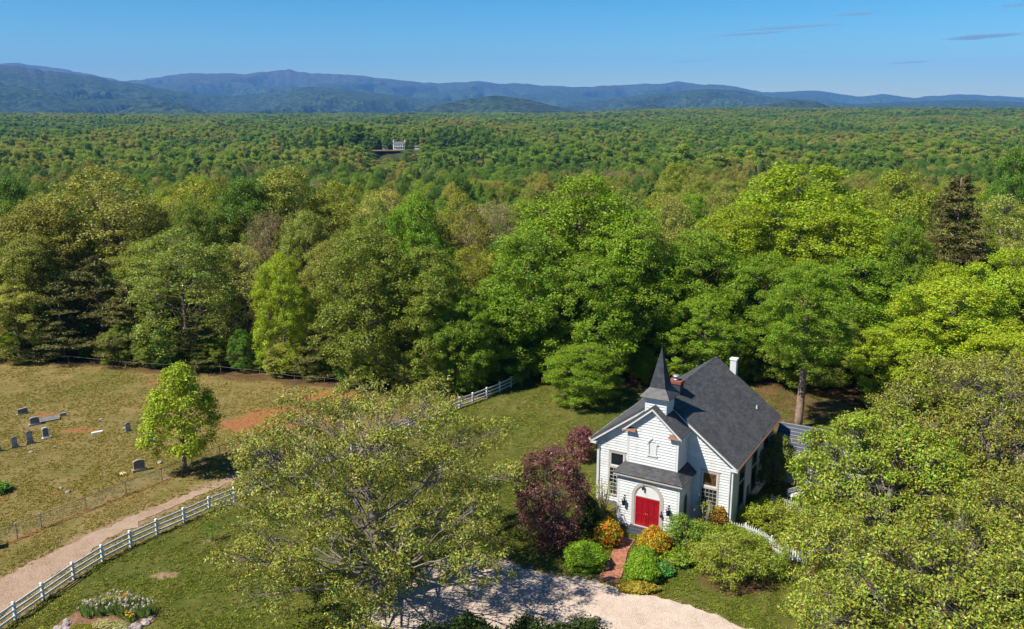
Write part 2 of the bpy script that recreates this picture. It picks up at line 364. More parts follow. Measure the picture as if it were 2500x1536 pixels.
def build_ground():
    xs = axis(-70, 62, 0.4, (-14500, 14500)); ys = axis(36, 112, 0.4, (-400, 21300), 1.09)
    X, Y = np.meshgrid(xs, ys); Z = ground_z(X, Y)
    near = (Y < 140) & (np.abs(X) < 90)
    Z = Z+np.where(near, (fbm(X/3, Y/3, 3, 3)-0.5)*0.05, 0)
    back = np.interp(X, [p[0] for p in BACK], [p[1] for p in BACK])
    wob = (fbm(X/2.5, Y/2.5, 9, 4)-0.5)
    fx = np.interp(Y, [p[1] for p in FENCE], [p[0] for p in FENCE])
    lawn = sstep(-0.2, 0.4, X-fx)*(Y < 130)
    clay = np.zeros_like(X)
    for cx, cy, rx, ry, s in [(-22.6,80.8,6.6,3.8,1.15),(-18.5,88.6,5.0,2.2,1.0),(-12.5,86.6,2.2,1.2,0.6),(-41.2,78.4,2.4,0.9,0.7),(-46.9,82.6,2.2,0.7,0.7),(-42.4,76.0,1.3,0.7,0.5),(-40.8,93.5,3.2,1.1,0.5),(-37.2,64.2,1.6,0.8,0.35),(-41.0,63.4,1.0,1.0,0.5),(-7.8,84.5,2.0,0.6,0.6),(-3.6,85.0,1.0,0.6,0.5),(-20.3,72.5,1.2,2.0,0.5),(-17.8,70.4,1.4,2.0,0.45),(-40,66.8,1.4,0.6,0.3),(-27.9,68.3,1.1,0.8,0.7),(-52,94,6,1,0.3),(-36,86,9,3,0.18),(-31,72,5,2,0.15)]:
        d = np.hypot((X-cx)/rx, (Y-cy)/ry); clay = np.maximum(clay, s*np.clip(1.45-d+wob*0.8, 0, 1))
    dc = seg_dist(X, Y, CHAIN); clay = np.maximum(clay, 0.62*np.clip(1.25-dc/0.45, 0, 1))
    edge = back-Y; clay = np.maximum(clay, 0.5*np.clip(1-np.abs(edge-0.8+wob*1.5)/1.3, 0, 1)*(X < -12))
    dirt = np.zeros_like(X)
    rd = seg_dist(X, Y, ROAD_C); rw = np.interp(Y, [p[1] for p in ROAD_C], ROAD_W)
    dirt = np.maximum(dirt, 0.72*np.clip(1.35-(rd-rw*0.6)/1.1, 0, 1))
    fd = seg_dist(X, Y, FENCE); dirt = np.maximum(dirt, 0.5*np.clip(1.1-np.abs(fd-0.2)/0.35, 0, 1)*(X < -20))
    gd = seg_dist(X, Y, GRAVEL+[GRAVEL[0]]); gi = inside(X, Y, GRAVEL)
    dirt = np.maximum(dirt, np.where(gi, 0.9, 0.62*np.clip(1.0-gd/0.7, 0, 1)))
    for cx, cy, rx, ry, s in [(-23.1,51.6,0.85,0.42,0.95),(-21.7,56.2,0.7,0.5,0.75),(-33.5,44.0,3,3,0.6),(-24,50.3,1.5,.3,.35)]:
        d = np.hypot((X-cx)/rx, (Y-cy)/ry); dirt = np.maximum(dirt, s*np.clip(1.5-d+wob*0.5, 0, 1))
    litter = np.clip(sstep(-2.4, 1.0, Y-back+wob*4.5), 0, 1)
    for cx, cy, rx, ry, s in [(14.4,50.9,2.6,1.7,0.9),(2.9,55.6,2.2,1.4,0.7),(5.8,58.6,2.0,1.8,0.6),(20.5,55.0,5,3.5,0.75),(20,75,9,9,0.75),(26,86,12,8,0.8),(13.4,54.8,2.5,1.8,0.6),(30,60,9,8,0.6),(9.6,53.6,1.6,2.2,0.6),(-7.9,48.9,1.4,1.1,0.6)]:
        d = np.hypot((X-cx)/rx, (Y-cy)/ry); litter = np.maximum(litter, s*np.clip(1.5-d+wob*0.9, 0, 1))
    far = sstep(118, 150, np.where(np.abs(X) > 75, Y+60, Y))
    V = np.stack([X, Y, Z], -1).reshape(-1, 3); ny, nx = X.shape
    i = np.arange(ny-1)[:, None]*nx+np.arange(nx-1)[None]; F = np.stack([i, i+1, i+nx+1, i+nx], -1).reshape(-1, 4)
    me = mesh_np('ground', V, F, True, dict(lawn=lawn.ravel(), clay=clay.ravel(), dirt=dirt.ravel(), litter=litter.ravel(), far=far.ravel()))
    tag(obj('ground', me, M['ground']), 'grassy churchyard, graveyard field and rolling land to the mountains', kind='structure')
build_ground()

def sheet(name, poly, z, mat, step=0.5, rag=0.18, seed=0, dome=0.0):
    """flat sheet with a ragged outline"""
    rng = np.random.default_rng(seed); pts = []
    for (ax, ay), (bx, by) in zip(poly, poly[1:]+poly[:1]):
        n = max(1, int(math.hypot(bx-ax, by-ay)/step))
        for k in range(n): pts.append((ax+(bx-ax)*k/n, ay+(by-ay)*k/n))
    P = np.array(pts); T = np.roll(P, -1, 0)-np.roll(P, 1, 0); N = np.stack([T[:, 1], -T[:, 0]], -1); N /= np.linalg.norm(N, axis=1)[:, None]+1e-9
    P = P+N*(rng.normal(0, rag, len(P))+ (fbm(P[:,0]/1.5, P[:,1]/1.5, seed, 2)-0.5)*rag*3)[:, None]
    import bmesh
    bm = bmesh.new(); vsx = [bm.verts.new((x, y, z+0.03)) for x, y in P]; f = bm.faces.new(vsx)
    bmesh.ops.triangulate(bm, faces=[f]); me = bpy.data.meshes.new(name); bm.to_mesh(me); bm.free()
    if me.polygons and me.polygons[0].normal.z < 0: me.flip_normals()
    o = obj(name, me, mat); return o
rp = []
def road_poly(C, W):
    l = []; r = []
    for i, (x, y) in enumerate(C):
        a = C[max(i-1, 0)]; b = C[min(i+1, len(C)-1)]; tx, ty = b[0]-a[0], b[1]-a[1]; L = math.hypot(tx, ty); nx, ny = -ty/L, tx/L
        l.append((x+nx*W[i], y+ny*W[i])); r.append((x-nx*W[i], y-ny*W[i]))
    return l+r[::-1]
tag(sheet('dirt_road', road_poly(ROAD_C, [q*0.72 for q in ROAD_W]), 0.012, M['dirt_road'], 0.35, 0.13, 4), 'pale dirt lane along the white fence', kind='structure')
tag(sheet('gravel_driveway', GRAVEL, 0.012, M['gravel'], 0.4, 0.14, 7), 'pale pink gravel driveway in front of the church', kind='structure')

def build_mountains():
    L = [(17500, 3600, [(-0.672,883),(-0.578,816),(-0.55,796),(-0.522,749),(-0.484,668),(-0.456,580),(-0.437,526),(-0.418,546),(-0.39,600),(-0.357,634),(-0.315,627),(-0.282,668),(-0.249,708),(-0.221,648),(-0.179,614),(-0.136,560),(-0.108,506),(-0.08,479),(-0.038,526),(-0.014,458),(0.004,479),(0.047,438),(0.089,425),(0.117,458),(0.155,465),(0.188,506),(0.211,452),(0.239,445),(0.258,411),(0.282,329),(0.314,343),(0.343,357),(0.361,329),(0.39,261),(0.418,302),(0.455,241),(0.484,289),(0.516,302),(0.578,241),(0.69,207)]),
         (10500, 2200, [(-0.672,529),(-0.578,622),(-0.531,555),(-0.484,488),(-0.437,395),(-0.39,312),(-0.357,239),(-0.315,218),(-0.277,260),(-0.23,343),(-0.179,296),(-0.127,207),(-0.089,166),(-0.052,139),(-0.014,113),(0.056,87),(0.103,166),(0.155,244),(0.22,312),(0.258,291),(0.296,207),(0.338,166),(0.385,113),(0.432,134),(0.502,166),(0.578,139),(0.69,113)]),
         (7600, 900, [(-0.672,288),(-0.578,245),(-0.55,221),(-0.517,165),(-0.484,112),(-0.451,45),(-0.428,-2),(0.69,-36)]),
         (6500, 700, [(-0.672,-46),(-0.484,-30),(-0.451,11),(-0.423,73),(-0.395,110),(-0.371,67),(-0.343,11),(-0.315,-30),(-0.136,-30),(-0.108,36),(-0.061,110),(-0.019,144),(0.014,116),(0.047,64),(0.08,23),(0.127,36),(0.159,76),(0.183,36),(0.22,42),(0.267,42),(0.314,110),(0.343,95),(0.371,33),(0.408,-30),(0.69,-30)])]
    nt_, ny = 760, 190
    th = np.linspace(-0.74, 0.74, nt_); yy = 5200*(21200/5200)**np.linspace(0, 1, ny)
    T, Y = np.meshgrid(th, yy); Xm = T*Y; Z = np.full_like(T, -70.0); base = -60.0
    for k, (Y0, wd, pr) in enumerate(L):
        sc_k = Y0/(15000, 11500, 7500, 6800)[k]
        px = [p[0] for p in pr]; pz = [CAM_H+(p[1]-CAM_H)*sc_k for p in pr]
        crest = np.interp(T, px, pz)+(fbm(T*60, T*0+k, 31+k, 5)-0.5)*0.10*np.maximum(np.interp(T, px, pz), 40)
        wx = Xm+(fbm(Xm/1500, Y/1500, 80+k, 3)-0.5)*1400
        rg = np.abs(2*fbm(wx/950, Y/3200, 40+k, 2)-1); rg2 = np.abs(2*fbm(wx/380, Y/1200, 60+k, 2)-1); rg3 = fbm(wx/150, Y/300, 70+k, 3)
        t = (Y-Y0)/wd; t2 = np.abs(t)
        val = np.clip(1.5*(1-rg*1.6)*0.7+0.3*(1-rg2*1.5)+0.25*(rg3-0.5), -0.3, 1.3)
        prof = np.clip(1-t2*(0.45+1.9*np.clip(1-val, 0, 1)), 0, 1)**1.1
        away = np.clip(t2*3.0, 0, 1)
        z = base+(crest-base)*prof*(1+away*0.10*(rg3-0.5))
        z = np.where(crest > 0, np.minimum(z, base+(crest-base)*(1-0.10*away)), base-10)
        Z = np.maximum(Z, z)
    V = np.stack([Xm, Y, Z], -1).reshape(-1, 3)
    i = np.arange(ny-1)[:, None]*nt_+np.arange(nt_-1)[None]; F = np.stack([i, i+1, i+nt_+1, i+nt_], -1).reshape(-1, 4)
    tag(obj('mountains', mesh_np('mountains', V, F, True), M['mountain']), 'long blue wooded mountain ridges on the horizon', kind='structure')
build_mountains()
#PART2
# ------------------------------------------------------------------ trees
def unit(a): return a/(np.linalg.norm(a, axis=-1, keepdims=True)+1e-9)
def leaf_mesh(name, C, N, length, width, rng, fold=0.25, along=None):
    """one folded diamond per leaf"""
    n = len(C); N = unit(N)
    A = along if along is not None else rng.normal(size=(n, 3)); A = unit(A-N*np.sum(A*N, 1, keepdims=True)); B = np.cross(N, A)
    ln = (length*rng.uniform(0.5, 1.45, n))[:, None]*0.5; wd = (width*rng.uniform(0.7, 1.25, n))[:, None]*0.5
    V = np.stack([C-A*ln, C+B*wd+N*wd*fold, C+A*ln, C-B*wd+N*wd*fold], 1).reshape(-1, 3)
    F = np.arange(n*4).reshape(-1, 4)
    return mesh_np(name, V, F)
def profile(t, shape):
    t = np.clip(t, 0, 1)
    if shape == 'dome': return np.where(t > 0.35, np.sqrt(np.clip(1-((t-0.35)/0.67)**2, 0, 1)), 0.62+0.38*np.sin(t/0.35*math.pi/2))
    if shape == 'spread': return np.where(t > 0.4, np.sqrt(np.clip(1-((t-0.4)/0.62)**2, 0, 1)), 0.75+0.25*np.sin(t/0.4*math.pi/2))
    if shape == 'oval': return np.sqrt(np.clip(1-((t-0.45)/0.57)**2, 0, 1))*0.95+0.05
    if shape == 'egg': return np.where(t > 0.3, np.clip(1-(np.clip(t-0.3, 0, 1)/0.74)**1.5, 0, 1), 0.55+0.45*np.sin(t/0.3*math.pi/2))
    if shape == 'cone': return np.clip(1.02-t, 0, 1)**0.75*np.where(t < 0.15, 0.75+0.25*t/0.15, 1)
    return np.ones_like(t)
def broadleaf(name, seed, H, Rr, base, nl, nc, nleaf, leaf, cr, shape='dome', trunk_r=0.28, lobe=(0.3, 0.46), inner=0.2, flat=0.85, twigs=0.6, width=0.62, stems=1, wob=0.25, n_sides=5, drop=0.0, limb_r=1.0, fillr=False):
    rng = np.random.default_rng(seed)
    ch = H-base; lo = []
    for k in range(nl):
        t = (k+0.5)/nl*0.92+rng.uniform(-0.04, 0.04); a = k*2.39996+rng.uniform(-0.5, 0.5)
        pr = float(profile(np.array(t), shape))*Rr; lr = Rr*rng.uniform(*lobe)*(0.75+0.25*pr/Rr)
        rad = max(0.0, pr-lr*rng.uniform(0.75, 1.05))*rng.uniform(0.85, 1.12); rad = pr*math.sqrt(rng.uniform(0.12, 1.0))*0.97 if fillr else rad
        z = base+t*ch-lr*0.45*(t > 0.6); lo.append((rad*math.cos(a), rad*math.sin(a), z, lr))
    lo.append((rng.uniform(-.1, .1)*Rr, rng.uniform(-.1, .1)*Rr, H-Rr*0.36, Rr*0.38))
    lo = np.array(lo)
    wts = lo[:, 3]**2; wts /= wts.sum(); C = []; D = []; LI = []
    tries = 0
    while len(C) < nc and tries < nc*12:
        tries += 1
        k = rng.choice(len(lo), p=wts); d = unit(rng.normal(size=3)+np.array([0, 0, 0.35])); c0 = lo[k, :3]
        outw = unit(np.array([c0[0], c0[1], (c0[2]-(base+ch*0.4))*0.8])+1e-6)
        if rng.random() > inner and d@outw < -0.25: continue
        p = c0+d*lo[k, 3]*np.array([1, 1, 0.82])*rng.uniform(0.72, 1.12)
        if rng.random() > inner:
            q = np.linalg.norm((lo[:, :3]-p)/np.array([1, 1, 0.82]), axis=1)/lo[:, 3]
            q[k] = 2
            if (q < 0.72).any(): continue
        if p[2] < 0.25: continue
        C.append(p); D.append(d); LI.append(k)
    C = np.array(C); D = np.array(D); LI = np.array(LI)
    m = len(C); cs = cr*rng.uniform(0.7, 1.35, m)
    idx = np.repeat(np.arange(m), np.maximum(4, (nleaf*(cs/cr)**1.6).astype(int)))
    n = len(idx); off = unit(rng.normal(size=(n, 3)))*(rng.uniform(0, 1, n)**0.45)[:, None]
    P = C[idx]+off*cs[idx][:, None]*np.array([1, 1, flat])
    P[:, 2] -= drop*np.linalg.norm(off[:, :2], axis=1)*cs[idx]
    N = D[idx]*0.4+off*0.5+np.array([0, 0, 0.38])+rng.normal(size=(n, 3))*0.55
    crown = leaf_mesh(name+'_crown', P, N, leaf, leaf*width, rng)
    mb = MB()
    for s in range(stems):
        a0 = s*2*math.pi/max(1, stems)+rng.uniform(0, 1); ox = 0 if stems == 1 else 0.25*Rr
        top = base+ch*0.72; pts = []; rr = []
        for k in range(8):
            t = k/7; wv = wob*Rr*0.25*t
            pts.append((math.cos(a0)*ox*t+math.sin(t*3.1+seed)*wv*0.5, math.sin(a0)*ox*t+math.cos(t*2.3+seed*2)*wv*0.5, -0.4+(top+0.4)*t))
            rr.append(trunk_r*(1.35 if k == 0 else 1.0)*(1-0.8*t)+0.02)
        mb.tube(pts, rr, 8 if trunk_r > 0.2 else 6)
        tp = np.array(pts)
        for k in range(len(lo)):
            if stems > 1 and k % stems != s: continue
            c = lo[k, :3]; hd = math.hypot(c[0], c[1]); zs = np.clip(c[2]-hd*rng.uniform(0.5, 0.95), base*0.75+0.1*H*0.2, top*0.95)
            st = np.array([np.interp(zs, tp[:, 2], tp[:, 0]), np.interp(zs, tp[:, 2], tp[:, 1]), zs])
            mid = st*0.5+c*0.5+np.array([0, 0, -0.05*hd])+rng.normal(size=3)*0.08*Rr
            L = [st, st*0.7+mid*0.3+rng.normal(size=3)*.02*Rr, mid, mid*0.5+c*0.5+rng.normal(size=3)*0.05*Rr+np.array([0, 0, .03*hd]), c]
            r0 = trunk_r*(0.42*(lo[k, 3]/(0.42*Rr)))*(1-0.45*zs/H)*limb_r
            mb.tube(L, [r0, r0*0.85, r0*0.65, r0*0.5, r0*0.34], n_sides, False)
            for j in np.nonzero(LI == k)[0]:
                if rng.random() > twigs: continue
                e = C[j]; q = c*0.45+e*0.55+rng.normal(size=3)*0.09*lo[k, 3]
                s0 = L[3]*rng.uniform(0.2, 1)+c*0; s0 = c+(L[3]-c)*rng.uniform(0, 0.9)
                mb.tube([s0, q, e], [min(r0*0.24, 0.035), min(r0*0.16, 0.024), 0.008], 3 if n_sides < 6 else 4, False)
    return crown, mb.mesh(name+'_trunk', True)
def conifer(name, seed, H, Rr, base, dens=1.0, layer=0.75, flatp=0.16, nl=0.30, wd=0.075, trunk_r=0.2, irr=0.35, n_br=5, ragged=0.25):
    rng = np.random.default_rng(seed); mb = MB(); P = []; N = []; A = []
    pts = [(math.sin(k*1.3+seed)*0.08, math.cos(k*1.7+seed)*0.08, -0.4+(H+0.2)*k/7) for k in range(8)]
    mb.tube(pts, [trunk_r*(1-0.93*k/7)+0.015 for k in range(8)], 7)
    z = base
    while z < H-0.3:
        t = (z-base)/(H-base); L0 = Rr*float(profile(np.array(t), 'cone'))**0.9
        for k in range(n_br):
            a = rng.uniform(0, 2*math.pi); L = L0*rng.uniform(1-irr, 1+irr*0.6)
            if rng.random() < ragged*(1-t)*0.6: continue
            rise = rng.uniform(-0.02, 0.22)+0.35*t; zz = z+rng.uniform(-0.25, 0.25)
            d = np.array([math.cos(a), math.sin(a), 0]); sd = np.array([-d[1], d[0], 0])
            q = [np.array([0, 0, zz])+d*L*s+np.array([0, 0, L*rise*s-0.10*L*s*s]) for s in (0, 0.5, 1.0)]
            mb.tube(q, [trunk_r*0.22*(1-t*0.7)+0.01, trunk_r*0.14*(1-t*.7)+.008, 0.008], 3, False)
            m = int(55*dens*(0.5+L)); s = rng.uniform(0.28, 1.08, m)**0.8
            lat = rng.normal(size=m)*0.24*L*(1.15-s*0.55)
            c = np.array([0, 0, zz])+d*(L*s)[:, None]+sd*lat[:, None]; c[:, 2] += L*rise*s-0.10*L*s*s+np.abs(rng.normal(size=m))*flatp-0.06*np.abs(lat)
            P.append(c); N.append(rng.normal(size=(m, 3))*0.55+np.array([0, 0, 0.8])); A.append(d*0.8+sd*np.sign(lat)[:, None]*0.7+rng.normal(size=(m, 3))*0.45)
        z += layer*rng.uniform(0.8, 1.25)*(1-0.35*t)
    P = np.concatenate(P); N = np.concatenate(N); A = np.concatenate(A)
    return leaf_mesh(name+'_crown', P, N, nl, wd, rng, 0.2, A), mb.mesh(name+'_trunk', True)

# shared shapes of the woodland trees: (crown mesh, trunk mesh, design height, design radius)
PROTO = {}
def proto(key, kind, H, Rr, *a, **k):
    c, t = (conifer if kind == 'c' else broadleaf)(key, a[0], H, Rr, *a[1:], **k); PROTO[key] = (c, t, H, Rr)
proto('b0', 'b', 20, 6.0, 11, 1.6, 36, 739, 75, 0.24, 0.72)
proto('b1', 'b', 20, 6.0, 23, 1.2, 38, 739, 75, 0.24, 0.70, shape='oval')
proto('b2', 'b', 20, 6.0, 37, 1.0, 42, 808, 67, 0.24, 0.66, shape='dome', lobe=(0.24, 0.38))
proto('b3', 'b', 20, 6.0, 41, 2.4, 36, 716, 75, 0.24, 0.78, shape='spread', flat=0.7, lobe=(0.26, 0.40))
proto('b4', 'b', 20, 6.0, 59, 1.0, 40, 693, 67, 0.24, 0.66, shape='oval', lobe=(0.22, 0.36))
proto('s0', 'b', 20, 6.0, 67, 2.0, 42, 540, 38, 0.25, 0.66, twigs=1.0, lobe=(0.24, 0.38))             # sparse, limbs show
proto('s1', 'b', 20, 6.0, 71, 2.5, 40, 520, 36, 0.25, 0.68, shape='spread', twigs=1.0, lobe=(0.24, 0.38))
proto('t0', 'b', 20, 6.0, 83, 3.0, 34, 480, 40, 0.62, 0.95, twigs=1.0, width=0.08)               # bare twiggy crown
proto('c0', 'c', 12, 4.2, 91, 0.6, dens=1.9, layer=0.75, nl=0.34, wd=0.1)
proto('c1', 'c', 12, 4.2, 97, 0.8, dens=1.9, layer=0.85, irr=0.45, n_br=5, nl=0.34, wd=0.1)
proto('c2', 'c', 20, 4.8, 101, 5.5, dens=1.15, layer=0.62, irr=0.4, nl=0.36, wd=0.1, n_br=6)
COLR = dict(olive=(0.120,0.140,0.040), oak=(0.095,0.135,0.028), sage=(0.112,0.150,0.044), maple=(0.088,0.152,0.016), bright=(0.150,0.205,0.018), poplar=(0.120,0.172,0.014),
            yellow=(0.140,0.168,0.030), pale=(0.165,0.185,0.068), deep=(0.055,0.115,0.02), pine=(0.068,0.074,0.034), brownpine=(0.064,0.066,0.038), bare=(0.110,0.098,0.080), tan=(0.165,0.155,0.075))
SHAPES = dict(olive=('s0','b0','b3'), oak=('b2','b0'), sage=('b2','b4','s0'), maple=('b0','b3','b1'), bright=('b1','b0','b4'), poplar=('b3','b0'), yellow=('s0','b4'), pale=('s1','b4'), deep=('b1','b2'), pine=('c0','c1'), brownpine=('c2',), bare=('t0',), tan=('s1','s0'))
TNAME = dict(olive='oak_tree', oak='oak_tree', sage='broadleaf_tree', maple='maple_tree', bright='maple_tree', poplar='tulip_poplar', yellow='broadleaf_tree', pale='broadleaf_tree', deep='broadleaf_tree', pine='pine_tree', brownpine='pine_tree', bare='bare_tree', tan='budding_tree')
TRNG = random.Random(5)
TREES = []   # (x, y, r)
def plant(kind, x, y, h, r, label, group=None, shape=None, color=None, jitter=0.12, rz=None, cat='tree', name=None):
    shape = shape or TRNG.choice(SHAPES[kind]); c, t, H0, R0 = PROTO[shape]
    root = empty(name or TNAME[kind], (x, y, float(ground_z(x, y))), TRNG.uniform(0, 6.28) if rz is None else rz, (r/R0, r/R0*TRNG.uniform(0.93, 1.07), h/H0))
    col = color or COLR[kind]; v = TRNG.uniform(1-jitter, 1+jitter); col = tuple(min(1, q*v*TRNG.uniform(0.95, 1.05)) for q in col)
    mat = M['needle'] if kind in ('pine', 'brownpine') else M['twig'] if kind == 'bare' else M['leaf']
    obj('crown', c, mat, root, color=col); obj('trunk', t, M['bark_pine'] if kind in ('pine', 'brownpine') else M['bark'], root)
    tag(root, label, cat, group); TREES.append((x, y, r)); return root
ADJ = dict(olive='olive-tan oak', oak='dark green oak', sage='grey-green broadleaf tree', maple='mid green maple', bright='bright yellow-green maple', poplar='lime green broad-crowned tree', yellow='golden yellow-green tree', pale='pale green feathery tree', deep='deep green tree', pine='dark olive pine', brownpine='brown-tinged pine', bare='bare grey-brown tree', tan='tan budding tree')
HERO = [  # x, y, height, radius, kind, label
(-60.9,102.5,9.3,3.6,'pale','low pale green tree at the far left end of the graveyard hedge line'),
(-55.9,103.5,9.1,4.6,'pine','broad dark pine overhanging the graveyard, leftmost of the layered pines'),
(-52.2,106.0,11.8,5.0,'pine','tallest of the dark layered pines behind the graveyard'),
(-46.8,102.5,9.3,4.0,'pine','dark layered pine between the tall pines and the grey-green tree'),
(-56.9,119.0,21.9,9.8,'olive','huge olive-tan oak with pale limbs, tallest above the graveyard pines'),
(-62.1,113.0,17.7,6.5,'olive','olive oak at the left edge beside the huge tan oak'),
(-74.3,128.0,20.2,4.4,'deep','deep green tree cut by the left edge behind the oaks'),
(-39.7,101.5,15.9,6.4,'sage','big grey-green tree at the graveyard edge, right of the dark pines'),
(-47.4,109.0,13.4,4.8,'olive','rounded olive tree right behind the dark graveyard pines'),
(-37.5,98.6,6.2,3.2,'pine','small dark pine at the foot of the grey-green tree'),
(-33.4,105.0,13.6,4.3,'pale','pale leafy tree between the grey-green tree and the narrow lime tree'),
(-38.4,124.0,20.4,5.4,'deep','deep green round crown in front of the tan-topped oak'),
(-34.0,129.0,21.8,7.6,'olive','tan-topped oak rising at the skyline of the left woodland'),
(-26.8,131.0,19.6,5.8,'yellow','golden green tree right of the tan-topped oak'),
(-26.7,97.4,13.6,3.3,'bright','narrow bright lime tree at the graveyard edge'),
(-22.1,95.6,6.4,2.9,'pine','small dark pine right of the narrow lime tree'),
(-33.2,116.0,16.4,3.9,'bare','bare grey-brown tree above the narrow lime tree'),
(-15.8,93.2,17.2,5.6,'oak','massive dark green oak behind the front oak, left of the pair'),
(-9.0,92.4,15.2,4.9,'oak','dark green oak behind the front oak, right of the pair'),
(-22.3,105.0,14.2,4.0,'olive','olive tree between the lime tree and the massive dark oak'),
(-7.0,111.0,12.2,4.5,'yellow','golden green tree right of the dark oak pair'),
(-3.1,126.0,17.0,5.4,'bare','large bare grey-brown tree left of the tallest maple'),
(8.0,104.0,21.7,7.6,'maple','tallest rounded maple, peak of the wood left of the steeple'),
(2.0,96.5,16.4,5.8,'maple','green maple stepping down left of the tallest maple'),
(-1.2,95.0,11.6,4.6,'maple','low green maple over the end of the white fence'),
(14.3,99.0,18.2,5.8,'maple','green maple above the steeple tip'),
(8.6,94.0,14.2,5.6,'maple','full green maple directly left of the steeple'),
(7.6,86.0,6.4,3.6,'maple','low spreading maple on the lawn left of the church roof'),
(-5.6,90.6,10.5,3.4,'maple','green maple added to overhang and shade the far end of the white fence'),  # extra tree, added so that its crown shades the far fence
(20.7,113.0,18.8,5.4,'pale','pale grey-green tree behind the steeple gap'),
(22.6,101.0,15.8,5.4,'maple','mid green maple above the church ridge'),
(38.1,114.0,22.4,11.4,'poplar','huge lime dome-shaped tree crowning the right woodland'),
(28.4,107.0,18.3,6.0,'poplar','lime tree on the left shoulder of the huge dome tree'),
(38.0,103.0,17.9,7.2,'poplar','lime tree in front of the huge dome tree'),
(29.6,97.5,13.6,5.9,'maple','green maple behind the white rear chimney'),
(39.3,97.0,13.4,6.2,'maple','green maple right of the tall bare trunk'),
(22.0,94.5,9.6,4.6,'maple','low maple brushing the church ridge end'),
(33.6,91.5,8.8,4.9,'oak','low dark oak right of the tall bare trunk'),
(52.8,118.0,21.6,6.4,'yellow','golden lime tree left of the brown-tinged pine'),
(53.4,103.0,21.6,5.6,'brownpine','tall brown-tinged pine standing above the right woodland'),
(66.9,117.0,18.5,5.4,'pale','pale silvery tree right of the brown-tinged pine'),
(45.8,87.0,12.8,6.6,'bright','bright lime maple mass below the brown-tinged pine'),
(53.7,91.0,15.1,5.0,'bright','bright lime maple at the right edge below the silvery tree'),
(40.6,84.5,9.2,4.6,'bright','bright lime maple nearest the low church wing'),
(86.7,150.0,24.0,5.2,'deep','deep green tree cut by the right edge near the skyline'),
(47.9,107.0,15.5,5.2,'poplar','lime tree left below the brown-tinged pine'),
(46.5,77.5,9.6,5.2,'bright','bright lime tree behind the rust-tipped right-hand oak'),
(-57.4,130.0,17.9,5.6,'olive','olive oak just behind the huge tan oak'),
(-50.0,136.0,20.0,6.2,'yellow','golden green tree behind the huge tan oak on its right'),
(-43.0,121.0,17.0,4.9,'sage','grey-green crown between the tan oak and the deep green round crown'),
(-28.2,115.5,16.6,5.0,'olive','olive crown in the wood above the pale leafy tree'),
(-19.6,130.0,18.4,6.6,'pale','pale green crown behind the massive dark oak'),
(-13.0,121.0,17.2,5.3,'olive','olive crown just above the massive dark oak'),
(-7.8,136.0,17.4,5.0,'yellow','golden crown left above the large bare tree'),
(15.8,122.0,19.0,5.6,'sage','grey-green crown right behind the tallest maple'),
(-60.8,107.0,14.3,4.8,'olive','olive tree directly above the leftmost layered pine'),
(-66.0,104.5,13.3,3.8,'sage','grey-green tree touching the left edge above the graveyard'),
]
for x, y, h, r, k, lab in HERO: plant(k, x, y, h*1.04-float(ground_z(x, y))-max(0, y-110)*0.028, r*1.1, lab, 'trees at the wood edge')
# the tall trunk behind the church wing, bare below its crown
def tall_trunk():
    root = empty('tall_tree', (27.8, 78.8, 0)); mb = MB()
    mb.tube([(0.25*math.sin(k*0.5)*k/9, 0.12*k/9, -0.3+14.3*k/9) for k in range(10)], [0.42-0.027*k for k in range(10)], 10)
    rng = random.Random(3)
    for k in range(12):
        a = k*2.4; z = 8.2+k*0.45; L = rng.uniform(1.2, 3.2)
        mb.tube([(0.1, 0, z), (math.cos(a)*L*0.5, math.sin(a)*L*0.5, z+0.5), (math.cos(a)*L, math.sin(a)*L, z+1.2)], [0.1, 0.07, 0.03], 5, False)
    mb.build('trunk', M['bark_pine'], root, True)
    c, t, H0, R0 = PROTO['b1']
    obj('crown', c, M['leaf'], root, loc=(0, 0, 6.4), scale=(4.4/R0, 4.4/R0, 10.0/H0), color=COLR['maple'])
    tag(root, 'tall straight bare-stemmed tree rising behind the low church wing', 'tree', 'trees at the wood edge'); TREES.append((27.8, 78.8, 4.0))
tall_trunk()

# the rest of the near wood
def zone(x, y):
    a = x/y
    if a < -0.16: return 'left'
    if a < 0.10: return 'middle'
    return 'right'
WEIGHT = dict(left=[('olive',5),('oak',2),('sage',3),('yellow',3),('pale',2),('deep',2),('bare',.5),('tan',.6),('bright',.8),('maple',1)],
              middle=[('olive',3),('yellow',3),('sage',2.5),('maple',2),('deep',2),('pale',2),('tan',.8),('bare',.9),('oak',1.5),('pine',.6)],
              right=[('poplar',4),('bright',3),('maple',3.5),('yellow',2),('pale',1.5),('sage',1),('deep',1.2),('olive',1),('bare',.5),('tan',.6)])
WHERE = dict(left='in the deep wood behind the graveyard', middle='in the deep wood behind the front oak and steeple', right='in the deep wood right of the steeple')
MARKS = [(-56.9,119,'the huge tan oak'),(-34,129,'the tan-topped oak'),(-26.7,97.4,'the narrow lime tree'),(-15.8,93.2,'the massive dark oak'),(-3.1,126,'the large bare tree'),(8,104,'the tallest maple'),(14.3,99,'the maple above the steeple'),(38.1,114,'the huge lime dome tree'),(53.4,103,'the brown-tinged pine'),(66.9,117,'the pale silvery tree'),(-39.7,101.5,'the big grey-green tree'),(52.8,118,'the golden lime tree'),(-74.3,128,'the deep green left-edge tree'),(86.7,150,'the deep green right-edge tree'),(28.4,107,'the dome-shoulder lime tree'),(-20,130,'the pale green crown')]
